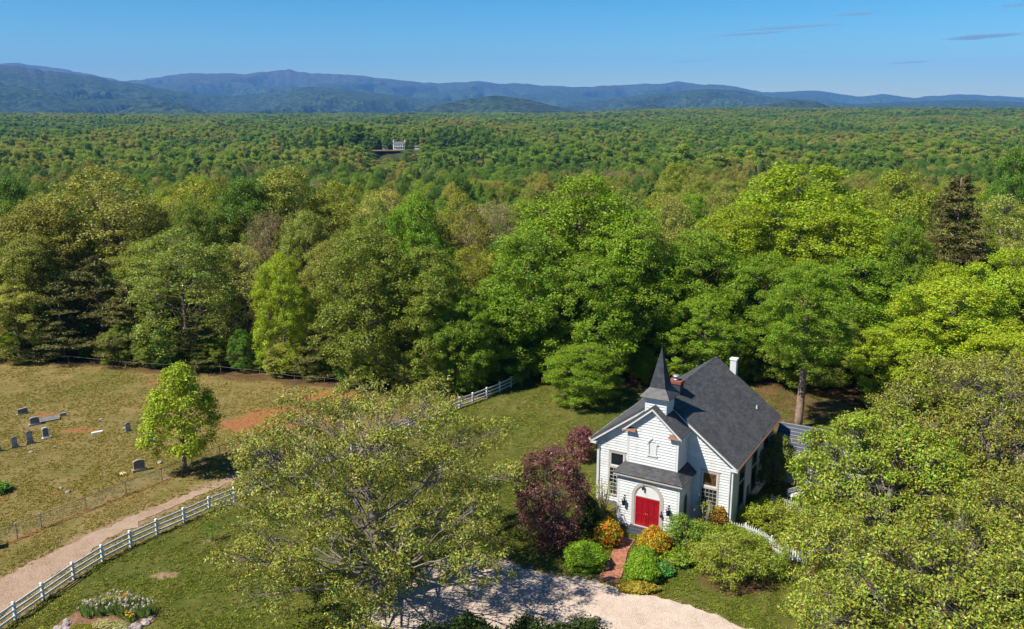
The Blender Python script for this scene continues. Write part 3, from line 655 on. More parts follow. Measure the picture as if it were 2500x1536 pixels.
def relation(x, y):
    best = min(MARKS, key=lambda m: ((x/y-m[0]/m[1])*150)**2+((y-m[1])*0.35)**2); d = y-best[1]; a = (x/y-best[0]/best[1])*y
    dep = 'far behind' if d > 42 else 'well behind' if d > 22 else 'just behind' if d > 6 else 'level with' if d > -6 else 'in front of'
    side = '' if abs(a) < 3.5 else (' and left of' if a < 0 else ' and right of')
    if side and abs(a) > 11: side = side.replace('and ', 'and well ')
    if dep == 'level with' and side: return side.replace(' and ', '')+' '+best[2]
    if dep == 'level with': return 'touching '+best[2]
    return dep+side+' '+best[2]
def fill_wood(limit):
    r = random.Random(77); n = 0; tries = 0
    back = lambda x: np.interp(x, [p[0] for p in BACK], [p[1] for p in BACK])
    cand = []
    while tries < 26000:
        tries += 1; y = math.sqrt(r.uniform(92**2, 236**2)); x = r.uniform(-0.66, 0.66)*y
        if y < back(x)+3.5: continue
        cand.append((x, y))
    cand.sort(key=lambda q: q[1])
    for x, y in cand:
        if n >= limit: break
        rad = r.uniform(3.6, 6.2)*(1+0.0012*(y-100)); ok = True
        for tx, ty, tr in TREES:
            if (x-tx)**2+(y-ty)**2 < ((rad+tr)*0.66)**2: ok = False; break
        if not ok: continue
        z = zone(x, y); ks, ws = zip(*WEIGHT[z]); k = r.choices(ks, ws)[0]
        edge = y-back(x)
        h = r.uniform(13, 20.5) if edge > 12 else r.uniform(8, 13)
        if k == 'pine': h *= 0.85; rad *= 0.8
        h = max(6, h-0.9*max(0, 0))
        plant(k, x, y, h, rad, ADJ[k]+' '+relation(x, y), ADJ[k]+'s '+WHERE[z]); n += 1
    return n
def understory():
    r = random.Random(31); n = 0
    for x in np.arange(-70, 36, 2.9):
        xx = x+r.uniform(-1, 1); by = float(np.interp(xx, [p[0] for p in BACK], [p[1] for p in BACK])); y = by+r.uniform(1.0, 4.2)
        k = r.choice(['deep', 'sage', 'oak', 'maple', 'pale'] if xx < 0 else ['maple', 'maple', 'deep', 'bright'])
        wh = 'behind the graveyard' if xx < -18 else 'behind the front oak' if xx < -2 else 'behind the church lawn'
        plant(k, xx, y, r.uniform(2.6, 5.2), r.uniform(1.5, 2.5), ADJ[k].replace('tree', 'bush').replace('oak', 'oak sapling')+' growing low in the shade '+wh, 'low growth at the wood edge', shape=r.choice(['b2', 'b4', 'b1'])); TREES.pop()
        n += 1
    return n
print('understory', understory())
NW = fill_wood(205)
print('woodland fill', NW, max(t[1] for t in TREES))
# ------------------------------------------------------------------ foreground trees and shrubs
def lone(name, meshes, loc, colr, label, cat='tree', leafmat='leaf', bark='bark', group=None, rz=0):
    root = empty(name, loc, rz); obj('crown', meshes[0], M[leafmat], root, color=colr); obj('trunk', meshes[1], M[bark], root)
    return tag(root, label, cat, group)
oak = broadleaf('front_oak', 203, 14.6, 9.6, 2.0, 90, 1420, 50, 0.18, 0.50, shape='spread', trunk_r=0.62, fillr=True, lobe=(0.12, 0.21), inner=0.3, flat=0.7, twigs=0.9, width=0.5, n_sides=6, wob=0.5, limb_r=0.85)
lone('oak_tree', oak, (-8.3, 48.6, 0), (0.118, 0.140, 0.032), 'large open-crowned oak with pale limbs in front of the church lawn', leafmat='leaf_oak', bark='bark_pale', rz=0.4)
oak2 = broadleaf('green_oak', 211, 9.2, 6.9, 1.6, 36, 960, 50, 0.2, 0.5, shape='spread', trunk_r=0.38, lobe=(0.17, 0.30), inner=0.12, twigs=0.8, width=0.55, n_sides=5, wob=0.4)
lone('oak_tree', oak2, (26.6, 56.2, 0), (0.110, 0.158, 0.022), 'leafy green oak covering the yard right of the church wing', leafmat='leaf_oak', bark='bark_pale', rz=1.0)
oak3 = broadleaf('rust_oak', 223, 12.6, 9.2, 2.4, 46, 1200, 48, 0.2, 0.5, shape='spread', trunk_r=0.5, lobe=(0.15, 0.28), inner=0.18, twigs=1.0, width=0.52, n_sides=5, wob=0.45, limb_r=0.9)
lone('oak_tree', oak3, (35.8, 60.0, 0), (0.112, 0.132, 0.030), 'large rust-tipped oak with grey limbs at the right edge', leafmat='leaf_oak', bark='bark_pale', rz=2.2)
oak4 = broadleaf('corner_oak', 239, 9.3, 8.0, 3.0, 40, 1250, 48, 0.19, 0.48, shape='spread', trunk_r=0.42, lobe=(0.16, 0.29), inner=0.15, twigs=1.0, width=0.52, n_sides=5, wob=0.4, limb_r=0.85)
lone('oak_tree', oak4, (22.4, 40.4, 0), (0.112, 0.145, 0.026), 'yellow-green oak filling the bottom right corner above the driveway', leafmat='leaf_oak', bark='bark_pale', rz=0.2)
oak5 = broadleaf('edge_oak', 247, 9.0, 6.0, 2.5, 26, 560, 46, 0.2, 0.62, shape='spread', trunk_r=0.32, lobe=(0.26, 0.4), inner=0.15, twigs=0.8, width=0.52, n_sides=5)
lone('oak_tree', oak5, (32.5, 47.5, 0), (0.110, 0.134, 0.030), 'olive oak at the right edge between the corner oak and the rust-tipped oak', leafmat='leaf_oak', bark='bark_pale', rz=0.9)
young = broadleaf('young_tree', 251, 9.7, 3.2, 1.9, 26, 420, 34, 0.22, 0.52, shape='egg', trunk_r=0.17, lobe=(0.28, 0.40), inner=0.2, flat=0.7, twigs=0.9, width=0.6, n_sides=4, wob=0.2)
lone('young_tree', young, (-27.9, 68.4, 0), (0.150, 0.205, 0.022), 'young bright green tree on the graveyard fence line with its own dark shadow', bark='bark')
mapl = broadleaf('purple_maple', 257, 7.3, 2.9, 0.5, 26, 420, 44, 0.17, 0.42, shape='dome', trunk_r=0.16, lobe=(0.30, 0.44), inner=0.15, twigs=0.7, width=0.5, n_sides=4)
lone('japanese_maple', mapl, (2.75, 56.4, 0), (0.072, 0.030, 0.042), 'dark purple maple left of the church entrance', leafmat='purple')
mapl2 = broadleaf('purple_maple_small', 263, 3.0, 1.4, 0.4, 14, 170, 40, 0.16, 0.36, shape='dome', trunk_r=0.09, lobe=(0.34, 0.5), inner=0.15, twigs=0.7, width=0.5, n_sides=3)
lone('japanese_maple', mapl2, (6.1, 71.2, 0), (0.078, 0.028, 0.042), 'small purple maple behind the church left corner', leafmat='purple')

def dome_shrub(name, seed, rx, ry, rz, n, leaf, cc=0.10):
    """clipped or mounded shrub: leaves over a lumpy dome"""
    rng = np.random.default_rng(seed); d = unit(rng.normal(size=(n, 3))+np.array([0, 0, 0.25])); d[:, 2] = np.abs(d[:, 2])*np.sign(d[:, 2]+0.35)
    lum = 1+cc*(np.sin(d[:, 0]*5+seed)*np.cos(d[:, 1]*6+seed*2)+0.7*np.sin(d[:, 2]*9+d[:, 0]*8))+rng.normal(size=n)*0.03
    P = d*np.array([rx, ry, rz*0.62])*(lum*rng.uniform(0.86, 1.04, n))[:, None]; P[:, 2] += rz*0.45; P = P[P[:, 2] > 0.02]; d = d[:len(P)]
    N = unit(P-np.array([0, 0, rz*0.45]))*0.6+rng.normal(size=P.shape)*0.55+np.array([0, 0, 0.25])
    crown = leaf_mesh(name, P, N, leaf, leaf*0.6, rng)
    mb = MB()
    for k in range(6):
        a = k*1.05+rng.uniform(0, .4); mb.tube([(0, 0, -0.1), (math.cos(a)*rx*0.3, math.sin(a)*ry*0.3, rz*0.4), (math.cos(a)*rx*0.6, math.sin(a)*ry*0.6, rz*0.75)], [0.035, 0.025, 0.01], 4, False)
    return crown, mb.mesh(name+'_stems', True)
def shrub(name, loc, dims, n, leaf, colr, label, seed, leafmat='leaf', cc=0.10, group=None, bloom=None):
    c, t = dome_shrub(name, seed, *dims, n, leaf, cc); root = empty(name, loc)
    obj('foliage', c, M[leafmat], root, color=colr); obj('stems', t, M['bark'], root)
    if bloom:
        rng = np.random.default_rng(seed+9); m = bloom[1]; d = unit(rng.normal(size=(m, 3))+np.array([-0.1, -0.1, 0.3])); d = d[(d[:, 2] > -0.2)]
        d = d[np.sin(d[:, 0]*6+seed)+np.cos(d[:, 1]*7+d[:, 2]*5) > bloom[2]]
        P = d*np.array([dims[0], dims[1], dims[2]*0.62])*rng.uniform(0.97, 1.10, len(d))[:, None]; P[:, 2] += dims[2]*0.45
        obj('blossoms', leaf_mesh(name+'_bloom', P, d+rng.normal(size=P.shape)*0.5, 0.13, 0.11, rng), M['leaf'], root, color=bloom[0])
    return tag(root, label, 'shrub', group)
shrub('boxwood', (4.95, 52.7, 0), (1.4, 1.1, 1.65), 9000, 0.115, (0.11, 0.20, 0.02), 'clipped round boxwood left of the brick path', 5)
shrub('boxwood', (8.5, 51.0, 0), (1.1, 1.0, 1.5), 8000, 0.115, (0.105, 0.195, 0.02), 'clipped round boxwood right of the brick path by the driveway', 6)
shrub('boxwood', (8.95, 52.9, 0), (0.9, 0.8, 1.25), 5000, 0.115, (0.10, 0.185, 0.022), 'smaller clipped boxwood between the front boxwood and the orange azalea', 7)
shrub('azalea', (6.85, 55.8, 0), (0.95, 0.9, 1.75), 4200, 0.15, (0.20, 0.18, 0.022), 'orange azalea left of the church steps', 8, bloom=((0.30, 0.13, 0.015), 1000, -0.1), cc=0.14)
shrub('azalea', (9.85, 54.3, 0), (1.08, 0.98, 1.85), 4600, 0.15, (0.21, 0.18, 0.022), 'orange azalea in front of the right side of the steps', 9, bloom=((0.32, 0.145, 0.015), 1200, -0.1), cc=0.14)
shrub('ornamental_grass', (8.15, 49.75, 0), (1.25, 0.55, 0.5), 2200, 0.22, (0.19, 0.17, 0.04), 'low golden grass tuft at the driveway edge below the boxwood', 10)
shrub('evergreen_shrub', (5.6, 57.5, 0), (0.95, 0.9, 2.6), 5200, 0.15, (0.035, 0.06, 0.016), 'dark evergreen shrub between the purple maple and the left azalea', 11)
shrub('evergreen_shrub', (6.7, 58.6, 0), (0.9, 0.8, 1.2), 3000, 0.14, (0.11, 0.12, 0.025), 'low yellowish shrub at the left church wall', 12)
shrub('hosta_clump', (10.0, 51.9, 0), (0.8, 0.7, 0.55), 700, 0.3, (0.05, 0.14, 0.05), 'blue-green hosta clump right of the front boxwood', 13)
shrub('low_shrub', (11.2, 53.2, 0), (1.1, 0.95, 0.8), 2600, 0.17, (0.105, 0.16, 0.024), 'low spreading shrub right of the right azalea', 14, cc=0.2)
for i, (x, y, rx, ry, h, col, lab) in enumerate([
    (12.1, 55.3, 1.3, 1.1, 2.5, (0.085, 0.145, 0.032), 'leafy green shrub against the entrance porch corner'),
    (13.8, 55.8, 1.2, 1.1, 1.5, (0.12, 0.175, 0.03), 'mounded green shrub under the right front window'),
    (15.6, 55.7, 1.1, 1.0, 1.3, (0.11, 0.165, 0.03), 'rounded green shrub near the church right corner'),
    (13.0, 53.8, 1.3, 1.1, 1.1, (0.13, 0.17, 0.034), 'pale green shrub in front of the mounded shrub'),
    (16.6, 54.6, 1.2, 1.0, 1.2, (0.085, 0.15, 0.03), 'bushy shrub beside the picket fence'),
    (17.6, 58.7, 0.8, 0.7, 1.5, (0.17, 0.2, 0.025), 'bright yellow-green shrub at the church side corner'),
    (15.2, 57.6, 0.5, 0.45, 1.9, (0.19, 0.12, 0.035), 'rusty brown shrub on the church right corner'),
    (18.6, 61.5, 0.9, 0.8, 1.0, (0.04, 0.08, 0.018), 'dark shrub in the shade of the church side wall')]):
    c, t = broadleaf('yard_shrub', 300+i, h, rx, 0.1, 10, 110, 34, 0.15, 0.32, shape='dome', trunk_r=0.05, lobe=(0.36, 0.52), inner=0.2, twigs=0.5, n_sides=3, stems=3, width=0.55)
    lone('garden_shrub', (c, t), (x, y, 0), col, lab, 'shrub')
vib = broadleaf('viburnum', 331, 2.9, 2.6, 0.5, 22, 300, 26, 0.15, 0.36, shape='spread', trunk_r=0.08, lobe=(0.22, 0.34), inner=0.35, twigs=1.0, n_sides=4, stems=4, width=0.5, flat=0.4)
lone('spreading_shrub', vib, (14.4, 51.3, 0), (0.13, 0.165, 0.035), 'wide open-branched shrub on the mulch bed right of the lawn', 'shrub', bark='bark_pale')
vib2 = broadleaf('fence_shrub', 337, 2.3, 2.2, 0.3, 18, 240, 26, 0.15, 0.34, shape='spread', trunk_r=0.07, lobe=(0.22, 0.36), inner=0.3, twigs=1.0, n_sides=3, stems=4, width=0.5)
lone('spreading_shrub', vib2, (16.5, 52.2, 0), (0.115, 0.165, 0.03), 'open branched shrub in front of the picket fence', 'shrub', bark='bark_pale')
hol = broadleaf('holly', 341, 4.4, 1.5, 0.4, 14, 220, 34, 0.17, 0.4, shape='oval', trunk_r=0.09, lobe=(0.34, 0.5), inner=0.2, twigs=0.6, n_sides=3)
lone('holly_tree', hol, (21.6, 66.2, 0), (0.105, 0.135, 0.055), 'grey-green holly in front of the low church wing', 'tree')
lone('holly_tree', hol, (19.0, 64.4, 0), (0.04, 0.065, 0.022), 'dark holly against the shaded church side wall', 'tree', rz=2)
lone('garden_shrub', vib2, (19.2, 57.8, 0), (0.14, 0.18, 0.026), 'loose green shrub where the picket fence meets the oak', 'shrub', rz=1.4)
# laurel at the bottom edge; oak shade is put into the dark leaf colour
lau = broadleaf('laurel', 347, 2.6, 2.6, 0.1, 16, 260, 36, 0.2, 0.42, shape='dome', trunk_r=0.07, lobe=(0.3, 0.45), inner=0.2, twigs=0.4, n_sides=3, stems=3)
for i, (x, y, lab) in enumerate([(-2.4, 41.9, 'laurel tinted shade-dark at the bottom edge, nearest the oak trunk'), (0.9, 41.5, 'laurel tinted shade-dark at the bottom edge, middle of the three'), (4.0, 40.9, 'laurel tinted shade-dark at the bottom edge, farthest along the driveway')]):
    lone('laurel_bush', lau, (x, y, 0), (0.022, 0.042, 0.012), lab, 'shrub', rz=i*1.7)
# pruned crape myrtles beside the front windows: bare stems with a few leaves
def crape(loc, seed, label, n=7, h=2.8):
    rng = random.Random(seed); root = empty('crape_myrtle', loc); mb = MB(); P = []
    for k in range(n):
        a = k*2*math.pi/n+rng.uniform(-.3, .3); L = rng.uniform(0.25, 0.75); hh = h*rng.uniform(0.75, 1.1)
        p = [(0.08*math.cos(a), 0.08*math.sin(a), 0), (L*0.5*math.cos(a), L*0.5*math.sin(a), hh*0.45), (L*math.cos(a+.2), L*math.sin(a+.2), hh)]
        mb.tube(p, [0.05, 0.04, 0.032], 5); P += [p[1], p[2]]
    st = mb.build('stems', M['bark_pale'], root, True)
    r = np.random.default_rng(seed); C = np.array(P); idx = r.integers(0, len(C), 420); Q = C[idx]+r.normal(size=(420, 3))*np.array([0.3, 0.3, 0.35]); Q[:, 2] = np.clip(Q[:, 2], 0.2, h*0.8)
    obj('foliage', leaf_mesh('crape_leaf', Q, r.normal(size=Q.shape)+np.array([0, 0, .6]), 0.13, 0.08, r), M['leaf'], root, color=(0.13, 0.18, 0.03))
    return tag(root, label, 'shrub')
crape((6.95, 60.5, 0), 2, 'pruned bare-stemmed crape myrtle under the left front window', 8, 2.9)
crape((14.0, 57.3, 0), 4, 'pruned bare-stemmed crape myrtle under the right front window', 7, 2.9)
crape((5.2, 62.4, 0), 6, 'slim pruned crape myrtle left of the church corner', 4, 2.5)

# ------------------------------------------------------------------ church (local x along the front, y to the rear)
YAW = 0.535
church = tag(empty('church', (11.305, 60.244, 0), -YAW), 'white clapboard church with dark shingle roof, steeple and red double doors', 'church')
HW, LN, EAVE, RIDGE = 5.295, 11.5, 5.3, 9.70
SL = (RIDGE-5.37)/5.79      # roof slope
def rz_at(u): return RIDGE-SL*abs(u)
# one wall face: boards follow an outline given by interval functions
def siding(parent, org, du, nrm, z0, z1, span, holes=(), expo=0.21, joined=None, name='clapboard'):
    """org 3d point of u=0,z=0; du unit along wall; nrm outward; span(z)->(u0,u1); holes: f(z)->(a,b) or None"""
    org = Vector(org); du = Vector(du); nr = Vector(nrm); up = Vector((0, 0, 1)); z = z0; cnt = 0
    while z < z1-0.02:
        zt = min(z+expo, z1); b0, b1 = span(z+0.005); t0, t1 = span(zt-0.005)
        segs = [(b0, b1, t0, t1)]
        for hfn in holes:
            hb = hfn(z+expo*0.5)
            if hb is None: continue
            ns = []
            for (a0, a1, c0, c1) in segs:
                if hb[1] <= a0 or hb[0] >= a1: ns.append((a0, a1, c0, c1)); continue
                if hb[0] > a0: ns.append((a0, hb[0], c0, min(hb[0], c1)))
                if hb[1] < a1: ns.append((hb[1], a1, max(hb[1], c0), c1))
            segs = ns
        for (a0, a1, c0, c1) in segs:
            if a1-a0 < 0.05 or c1-c0 < 0: 
                if a1-a0 < 0.05: continue
                c0 = c1 = (c0+c1)/2
            mb = joined if joined is not None else MB()
            p = lambda u, zz, o: org+du*u+up*zz+nr*o
            mb.hexa([p(a0, z, 0), p(a1, z, 0), p(a1, z, 0.068), p(a0, z, 0.068), p(c0, zt+0.012, 0), p(c1, zt+0.012, 0), p(c1, zt+0.012, 0.012), p(c0, zt+0.012, 0.012)])
            if joined is None: mb.build(name, M['white'], parent); cnt += 1
        z = zt
    return cnt
def rect(u0, u1, z0, z1): return lambda z: (u0, u1) if z0 < z < z1 else None
# nave walls (solid plates)
nf = MB(); nf.prism([(-HW, 0, 0), (HW, 0, 0), (HW, 0, EAVE), (0, 0, rz_at(0)-0.3), (-HW, 0, EAVE)], (0, 0, 0), (0, 0.18, 0)); nave_front = nf.build('front_wall', M['white'], church)
gspan = lambda z: (-HW+0.1, HW-0.1) if z < EAVE+0.05 else (-max(0.02, (rz_at(0)-0.34-z)/SL), max(0.02, (rz_at(0)-0.34-z)/SL))
WL = (-4.37, -2.97); WR = (2.98, 4.37); WZ = (0.9, 4.55)
narthex_hole = lambda z: (-2.36, 2.36) if z < 4.3 else ((-1.9, 1.9) if z < 9.6 else None)
n1 = siding(nave_front, (0, 0, 0), (1, 0, 0), (0, -1, 0), 0.35, 9.35, gspan, [rect(*WL, *WZ), rect(*WR, *WZ), narthex_hole])
MB().box(-HW-0.03, -0.03, 0, HW+0.03, 0.0, 0.35).build('foundation', M['granite_dark'], church)
rw = MB().box(HW-0.18, 0.18, 0, HW, LN, EAVE).build('side_wall', M['white'], church)
MB().box(-HW, 0.18, 0, -HW+0.18, LN, EAVE).build('side_wall', M['white'], church)
bw = MB(); bw.prism([(-HW, LN, 0), (HW, LN, 0), (HW, LN, EAVE), (0, LN, rz_at(0)-0.3), (-HW, LN, EAVE)], (0, 0, 0), (0, 0.18, 0)); bw.build('rear_wall', M['white'], church)
SWIN = [(1.7, 3.2), (5.1, 6.6), (8.4, 9.9)]
jb = MB(); siding(None, (HW, 0, 0), (0, 1, 0), (1, 0, 0), 0.35, EAVE, lambda z: (0.12, LN), [rect(a-0.12, b+0.12, 1.05, 4.45) for a, b in SWIN]+[rect(4.02, 4.72, 0.0, 2.1)], joined=jb)
tag(jb.build('clapboards', M['white'], rw), kind='stuff')
for sx in (-1, 1):   # corner boards and downspouts
    MB().box(sx*HW-0.085, -0.055, 0.3, sx*HW+0.085, 0.06, EAVE).build('corner_board', M['white'], church)
    mb = MB(); mb.tube([(sx*(HW+0.42), -0.42, 5.06), (sx*(HW+0.30), -0.30, 4.95), (sx*(HW-0.12), -0.12, 4.90), (sx*(HW-0.12), -0.12, 0.2)], 0.045, 6); mb.build('downspout', M['white'], church)
# windows of the front
def window_front(parent, u0, u1, z0, z1, zmid, y=0.0, warm=False):
    w_ = empty('window'); w_.parent = parent
    fr = MB(); t = 0.13
    fr.box(u0, y-0.085, z0, u0+t, y, z1); fr.box(u1-t, y-0.085, z0, u1, y, z1); fr.box(u0+t, y-0.085, z1-t, u1-t, y, z1); fr.box(u0-0.06, y-0.13, z0-0.07, u1+0.06, y, z0+0.05); fr.box(u0+t, y-0.085, zmid-0.10, u1-t, y, zmid+0.06)
    fr.box(u0-0.05, y-0.12, z1, u1+0.05, y, z1+0.06)
    fr.build('frame', M['trim'], w_)
    s = MB(); a, b = u0+t, u1-t; k = 0.07
    for (c, d) in ((zmid+0.06, z1-t),):
        s.box(a, y-0.06, c, a+k, y-0.01, d); s.box(b-k, y-0.06, c, b, y-0.01, d); s.box(a+k, y-0.06, d-k, b-k, y-0.01, d); s.box(a+k, y-0.06, c, b-k, y-0.01, c+k*1.6)
    s.build('sash', M['white'], w_)
    MB().box(a+k, y-0.03, zmid+0.06+k*1.6, b-k, y-0.012, z1-t-k).build('pane', M['glass_warm'] if warm else M['glass'], w_)
    s2 = MB(); k2 = 0.022
    for i in range(1, 4): s2.box(a+(b-a)*i/4-k2/2, y-0.05, z0+0.06, a+(b-a)*i/4+k2/2, y-0.03, zmid-0.1)
    for i in range(1, 7): 
        zz = z0+0.06+(zmid-0.16-z0)*i/7; s2.box(a, y-0.052, zz-k2/2, b, y-0.032, zz+k2/2)
    s2.build('muntins', M['trim'] if warm else M['white'], w_)
    MB().box(a, y-0.03, z0+0.05, b, y-0.012, zmid-0.10).build('pane', M['glass'], w_)
    return w_
window_front(church, *WL, *WZ, 3.22); window_front(church, *WR, *WZ, 3.22, warm=True)
for a, b in SWIN:
    w_ = empty('window'); w_.parent = church; x = HW; fr = MB(); t = 0.1
    fr.box(x, a-0.1, 1.1, x+0.08, a, 4.4); fr.box(x, b, 1.1, x+0.08, b+0.1, 4.4); fr.box(x, a, 4.3, x+0.08, b, 4.4); fr.box(x, a-0.14, 1.04, x+0.13, b+0.14, 1.12); fr.box(x, a, 3.12, x+0.075, b, 3.25); fr.build('frame', M['trim'], w_)
    MB().box(x+0.005, a, 1.12, x+0.03, b, 3.12).build('pane', M['glass'], w_); MB().box(x+0.005, a, 3.25, x+0.03, b, 4.3).build('pane', M['glass'], w_)
MB().box(HW+0.004, 4.05, 0.1, HW+0.07, 4.7, 2.1).build('side_hatch', M['black'], church)
# narthex (lower entrance block)
ND, NW2, NZ = 2.774, 2.33, 4.1
door_hw, door_z0, door_z1 = 0.93, 0.36, 2.62
def arch_hole(z): 
    if z < door_z0-0.1 or z > 3.72: return None
    if z < door_z1: return (-1.12, 1.12)
    q = (z-door_z1)/1.12
    return (-1.12*math.sqrt(max(0, 1-q*q)), 1.12*math.sqrt(max(0, 1-q*q))) if q < 1 else None
nx_ = MB(); nx_.box(-NW2, -ND, 0, NW2, -ND+0.16, NZ); nx_.box(-NW2, -ND+0.16, 0, -NW2+0.16, 0, NZ); nx_.box(NW2-0.16, -ND+0.16, 0, NW2, 0, NZ)
narthex = nx_.build('entrance_porch', M['white'], church)
siding(narthex, (0, -ND, 0), (1, 0, 0), (0, -1, 0), 0.2, NZ-0.02, lambda z: (-NW2+0.09, NW2-0.09), [arch_hole])
siding(narthex, (NW2, -ND, 0), (0, 1, 0), (1, 0, 0), 0.2, NZ-0.02, lambda z: (0.09, ND), [lambda z: (0.95, 1.75) if 0.9 < z < 2.4 else ((1.35-0.4*math.sqrt(max(0, 1-((z-2.4)/0.62)**2)), 1.35+0.4*math.sqrt(max(0, 1-((z-2.4)/0.62)**2))) if 2.4 <= z < 3.0 else None)])
for sx in (-1, 1): MB().box(sx*NW2-0.075, -ND-0.052, 0.1, sx*NW2+0.075, -ND+0.05, NZ).build('corner_board', M['white'], church)
# arched side window
aw = empty('window'); aw.parent = church
def arc_pts(c, z, r, n=12, rz_=None): return [(c+r*math.cos(math.pi*k/n), z+(rz_ or r)*math.sin(math.pi*k/n)) for k in range(n+1)]
o_ = [(1.75, 0.9)]+arc_pts(1.35, 2.4, 0.4, 12, 0.62)+[(0.95, 0.9)]; i_ = [(1.67, 0.97)]+arc_pts(1.35, 2.4, 0.32, 12, 0.54)+[(1.03, 0.97)]
fr = MB(); n = len(o_)
for k in range(n):
    j = (k+1) % n; fr.hexa([(NW2+0.0, -ND+o_[k][0], o_[k][1]), (NW2+0.0, -ND+o_[j][0], o_[j][1]), (NW2+0.0, -ND+i_[j][0], i_[j][1]), (NW2+0.0, -ND+i_[k][0], i_[k][1]), (NW2+0.07, -ND+o_[k][0], o_[k][1]), (NW2+0.07, -ND+o_[j][0], o_[j][1]), (NW2+0.07, -ND+i_[j][0], i_[j][1]), (NW2+0.07, -ND+i_[k][0], i_[k][1])])
fr.build('frame', M['trim'], aw)
pn = MB(); pn.prism([(NW2, -ND+a, b) for a, b in i_], (0.004, 0, 0), (0.03, 0, 0)); pn.build('pane', M['glass'], aw)
# door: arched surround, tympanum, two leaves with panels
dr = empty('entrance'); dr.parent = church; yf = -ND
def arch_band(r0, r1, d0, d1, mat, nm, foot=door_z0-0.02):
    m = MB(); N = 20
    def ring(r): return [(r, foot)]+arc_pts(0, door_z1, r, N)+[(-r, foot)]
    A, B = ring(r0), ring(r1)
    for k in range(len(A)-1):
        m.hexa([(A[k][0], d0, A[k][1]), (A[k+1][0], d0, A[k+1][1]), (B[k+1][0], d0, B[k+1][1]), (B[k][0], d0, B[k][1]), (A[k][0], d1, A[k][1]), (A[k+1][0], d1, A[k+1][1]), (B[k+1][0], d1, B[k+1][1]), (B[k][0], d1, B[k][1])])
    return m.build(nm, mat, dr)
arch_band(1.0, 1.22, yf-0.09, yf-0.001, M['trim'], 'surround'); arch_band(0.93, 1.0, yf-0.055, yf-0.001, M['trim'], 'surround_bead')
ty = MB(); ty.prism([(x, yf, z) for x, z in [(0.93, door_z1+0.06)]+arc_pts(0, door_z1+0.06, 0.9, 18)[1:-1]+[(-0.93, door_z1+0.06)]], (0, -0.02, 0), (0, -0.002, 0)); ty.build('tympanum', M['white'], dr)
MB().box(-0.93, yf-0.05, door_z1, 0.93, yf-0.003, door_z1+0.06).build('lintel', M['trim'], dr)
MB().box(-1.0, yf-0.22, door_z0-0.08, 1.0, yf-0.002, door_z0-0.005).build('threshold', M['trim'], dr)
for sx in (-1, 1):
    a, b = (0.008, 0.925) if sx > 0 else (-0.925, -0.008)
    d = MB(); d.box(a, yf-0.03, door_z0, b, yf-0.003, door_z1); leafd = d.build('door', M['red'], dr)
    st = MB(); wv = b-a
    zs = [door_z0, door_z0+0.2, door_z0+0.78, door_z0+0.98, door_z0+2.08, door_z1]
    for (q0, q1) in ((zs[0], zs[1]), (zs[2], zs[3]), (zs[4], zs[5])): st.box(a, yf-0.055, q0, b, yf-0.03, q1)
    for f0, f1 in ((0, 0.12), (0.44, 0.56), (0.88, 1.0)):
        for (q0, q1) in ((zs[1], zs[2]), (zs[3], zs[4])): st.box(a+wv*f0, yf-0.055, q0, a+wv*f1, yf-0.03, q1)
    st.build('door_panels', M['red'], leafd)
    MB().lathe([(0.0, -0.035), (0.03, -0.03), (0.035, 0), (0.03, 0.03), (0.0, 0.035)], 10, (sx*0.07, yf-0.09, door_z0+1.0)).build('door_knob', M['brass'], leafd, True)
# pendant lamp in the arch with its bracket, wall lanterns, and a bell by the jamb
def lantern(x, z, y, nm, s=1.0, bracket=True):
    l = MB(); 
    if bracket: l.tube([(x, y, z+0.36*s), (x, y-0.16*s, z+0.42*s), (x, y-0.2*s, z+0.30*s)], 0.014, 5); l.box(x-0.05*s, y-0.02, z+0.2*s, x+0.05*s, y-0.001, z+0.46*s)
    yc = y-0.2*s
    l.lathe([(0.01, 0.32*s), (0.03*s, 0.29*s), (0.13*s, 0.20*s), (0.12*s, 0.18*s)], 6, (x, yc, z)); l.lathe([(0.06*s, -0.16*s), (0.085*s, -0.13*s), (0.02, -0.20*s)], 6, (x, yc, z))
    for k in range(6):
        a = k*math.pi/3; l.tube([(x+0.075*s*math.cos(a), yc+0.075*s*math.sin(a), z-0.14*s), (x+0.115*s*math.cos(a), yc+0.115*s*math.sin(a), z+0.19*s)], 0.01, 4)
    o = l.build(nm, M['black'], church); g = MB(); g.lathe([(0.065*s, -0.13*s), (0.1*s, 0.18*s)], 6, (x, yc, z)); g.build('lantern_glass', M['glass'], o); return o
lantern(-1.78, 1.95, yf-0.035, 'wall_lantern', 1.25); lantern(1.66, 1.98, yf-0.035, 'wall_lantern', 1.25)
lantern(-0.34, 3.38, yf-0.03, 'pendant_lamp', 0.8); lantern(1.11, 1.58, yf-0.09, 'door_bell', 0.7)
# steps
stp = empty('front_steps'); stp.parent = church
for k in range(3): MB().box(-1.25+0.0*k, -ND-0.30*(3-k)-0.06, 0.0 if k == 0 else 0.118*k-0.01, 1.25, -ND-0.06-(0.0), 0.118*(k+1)-0.012).build('step', M['slate'], stp)
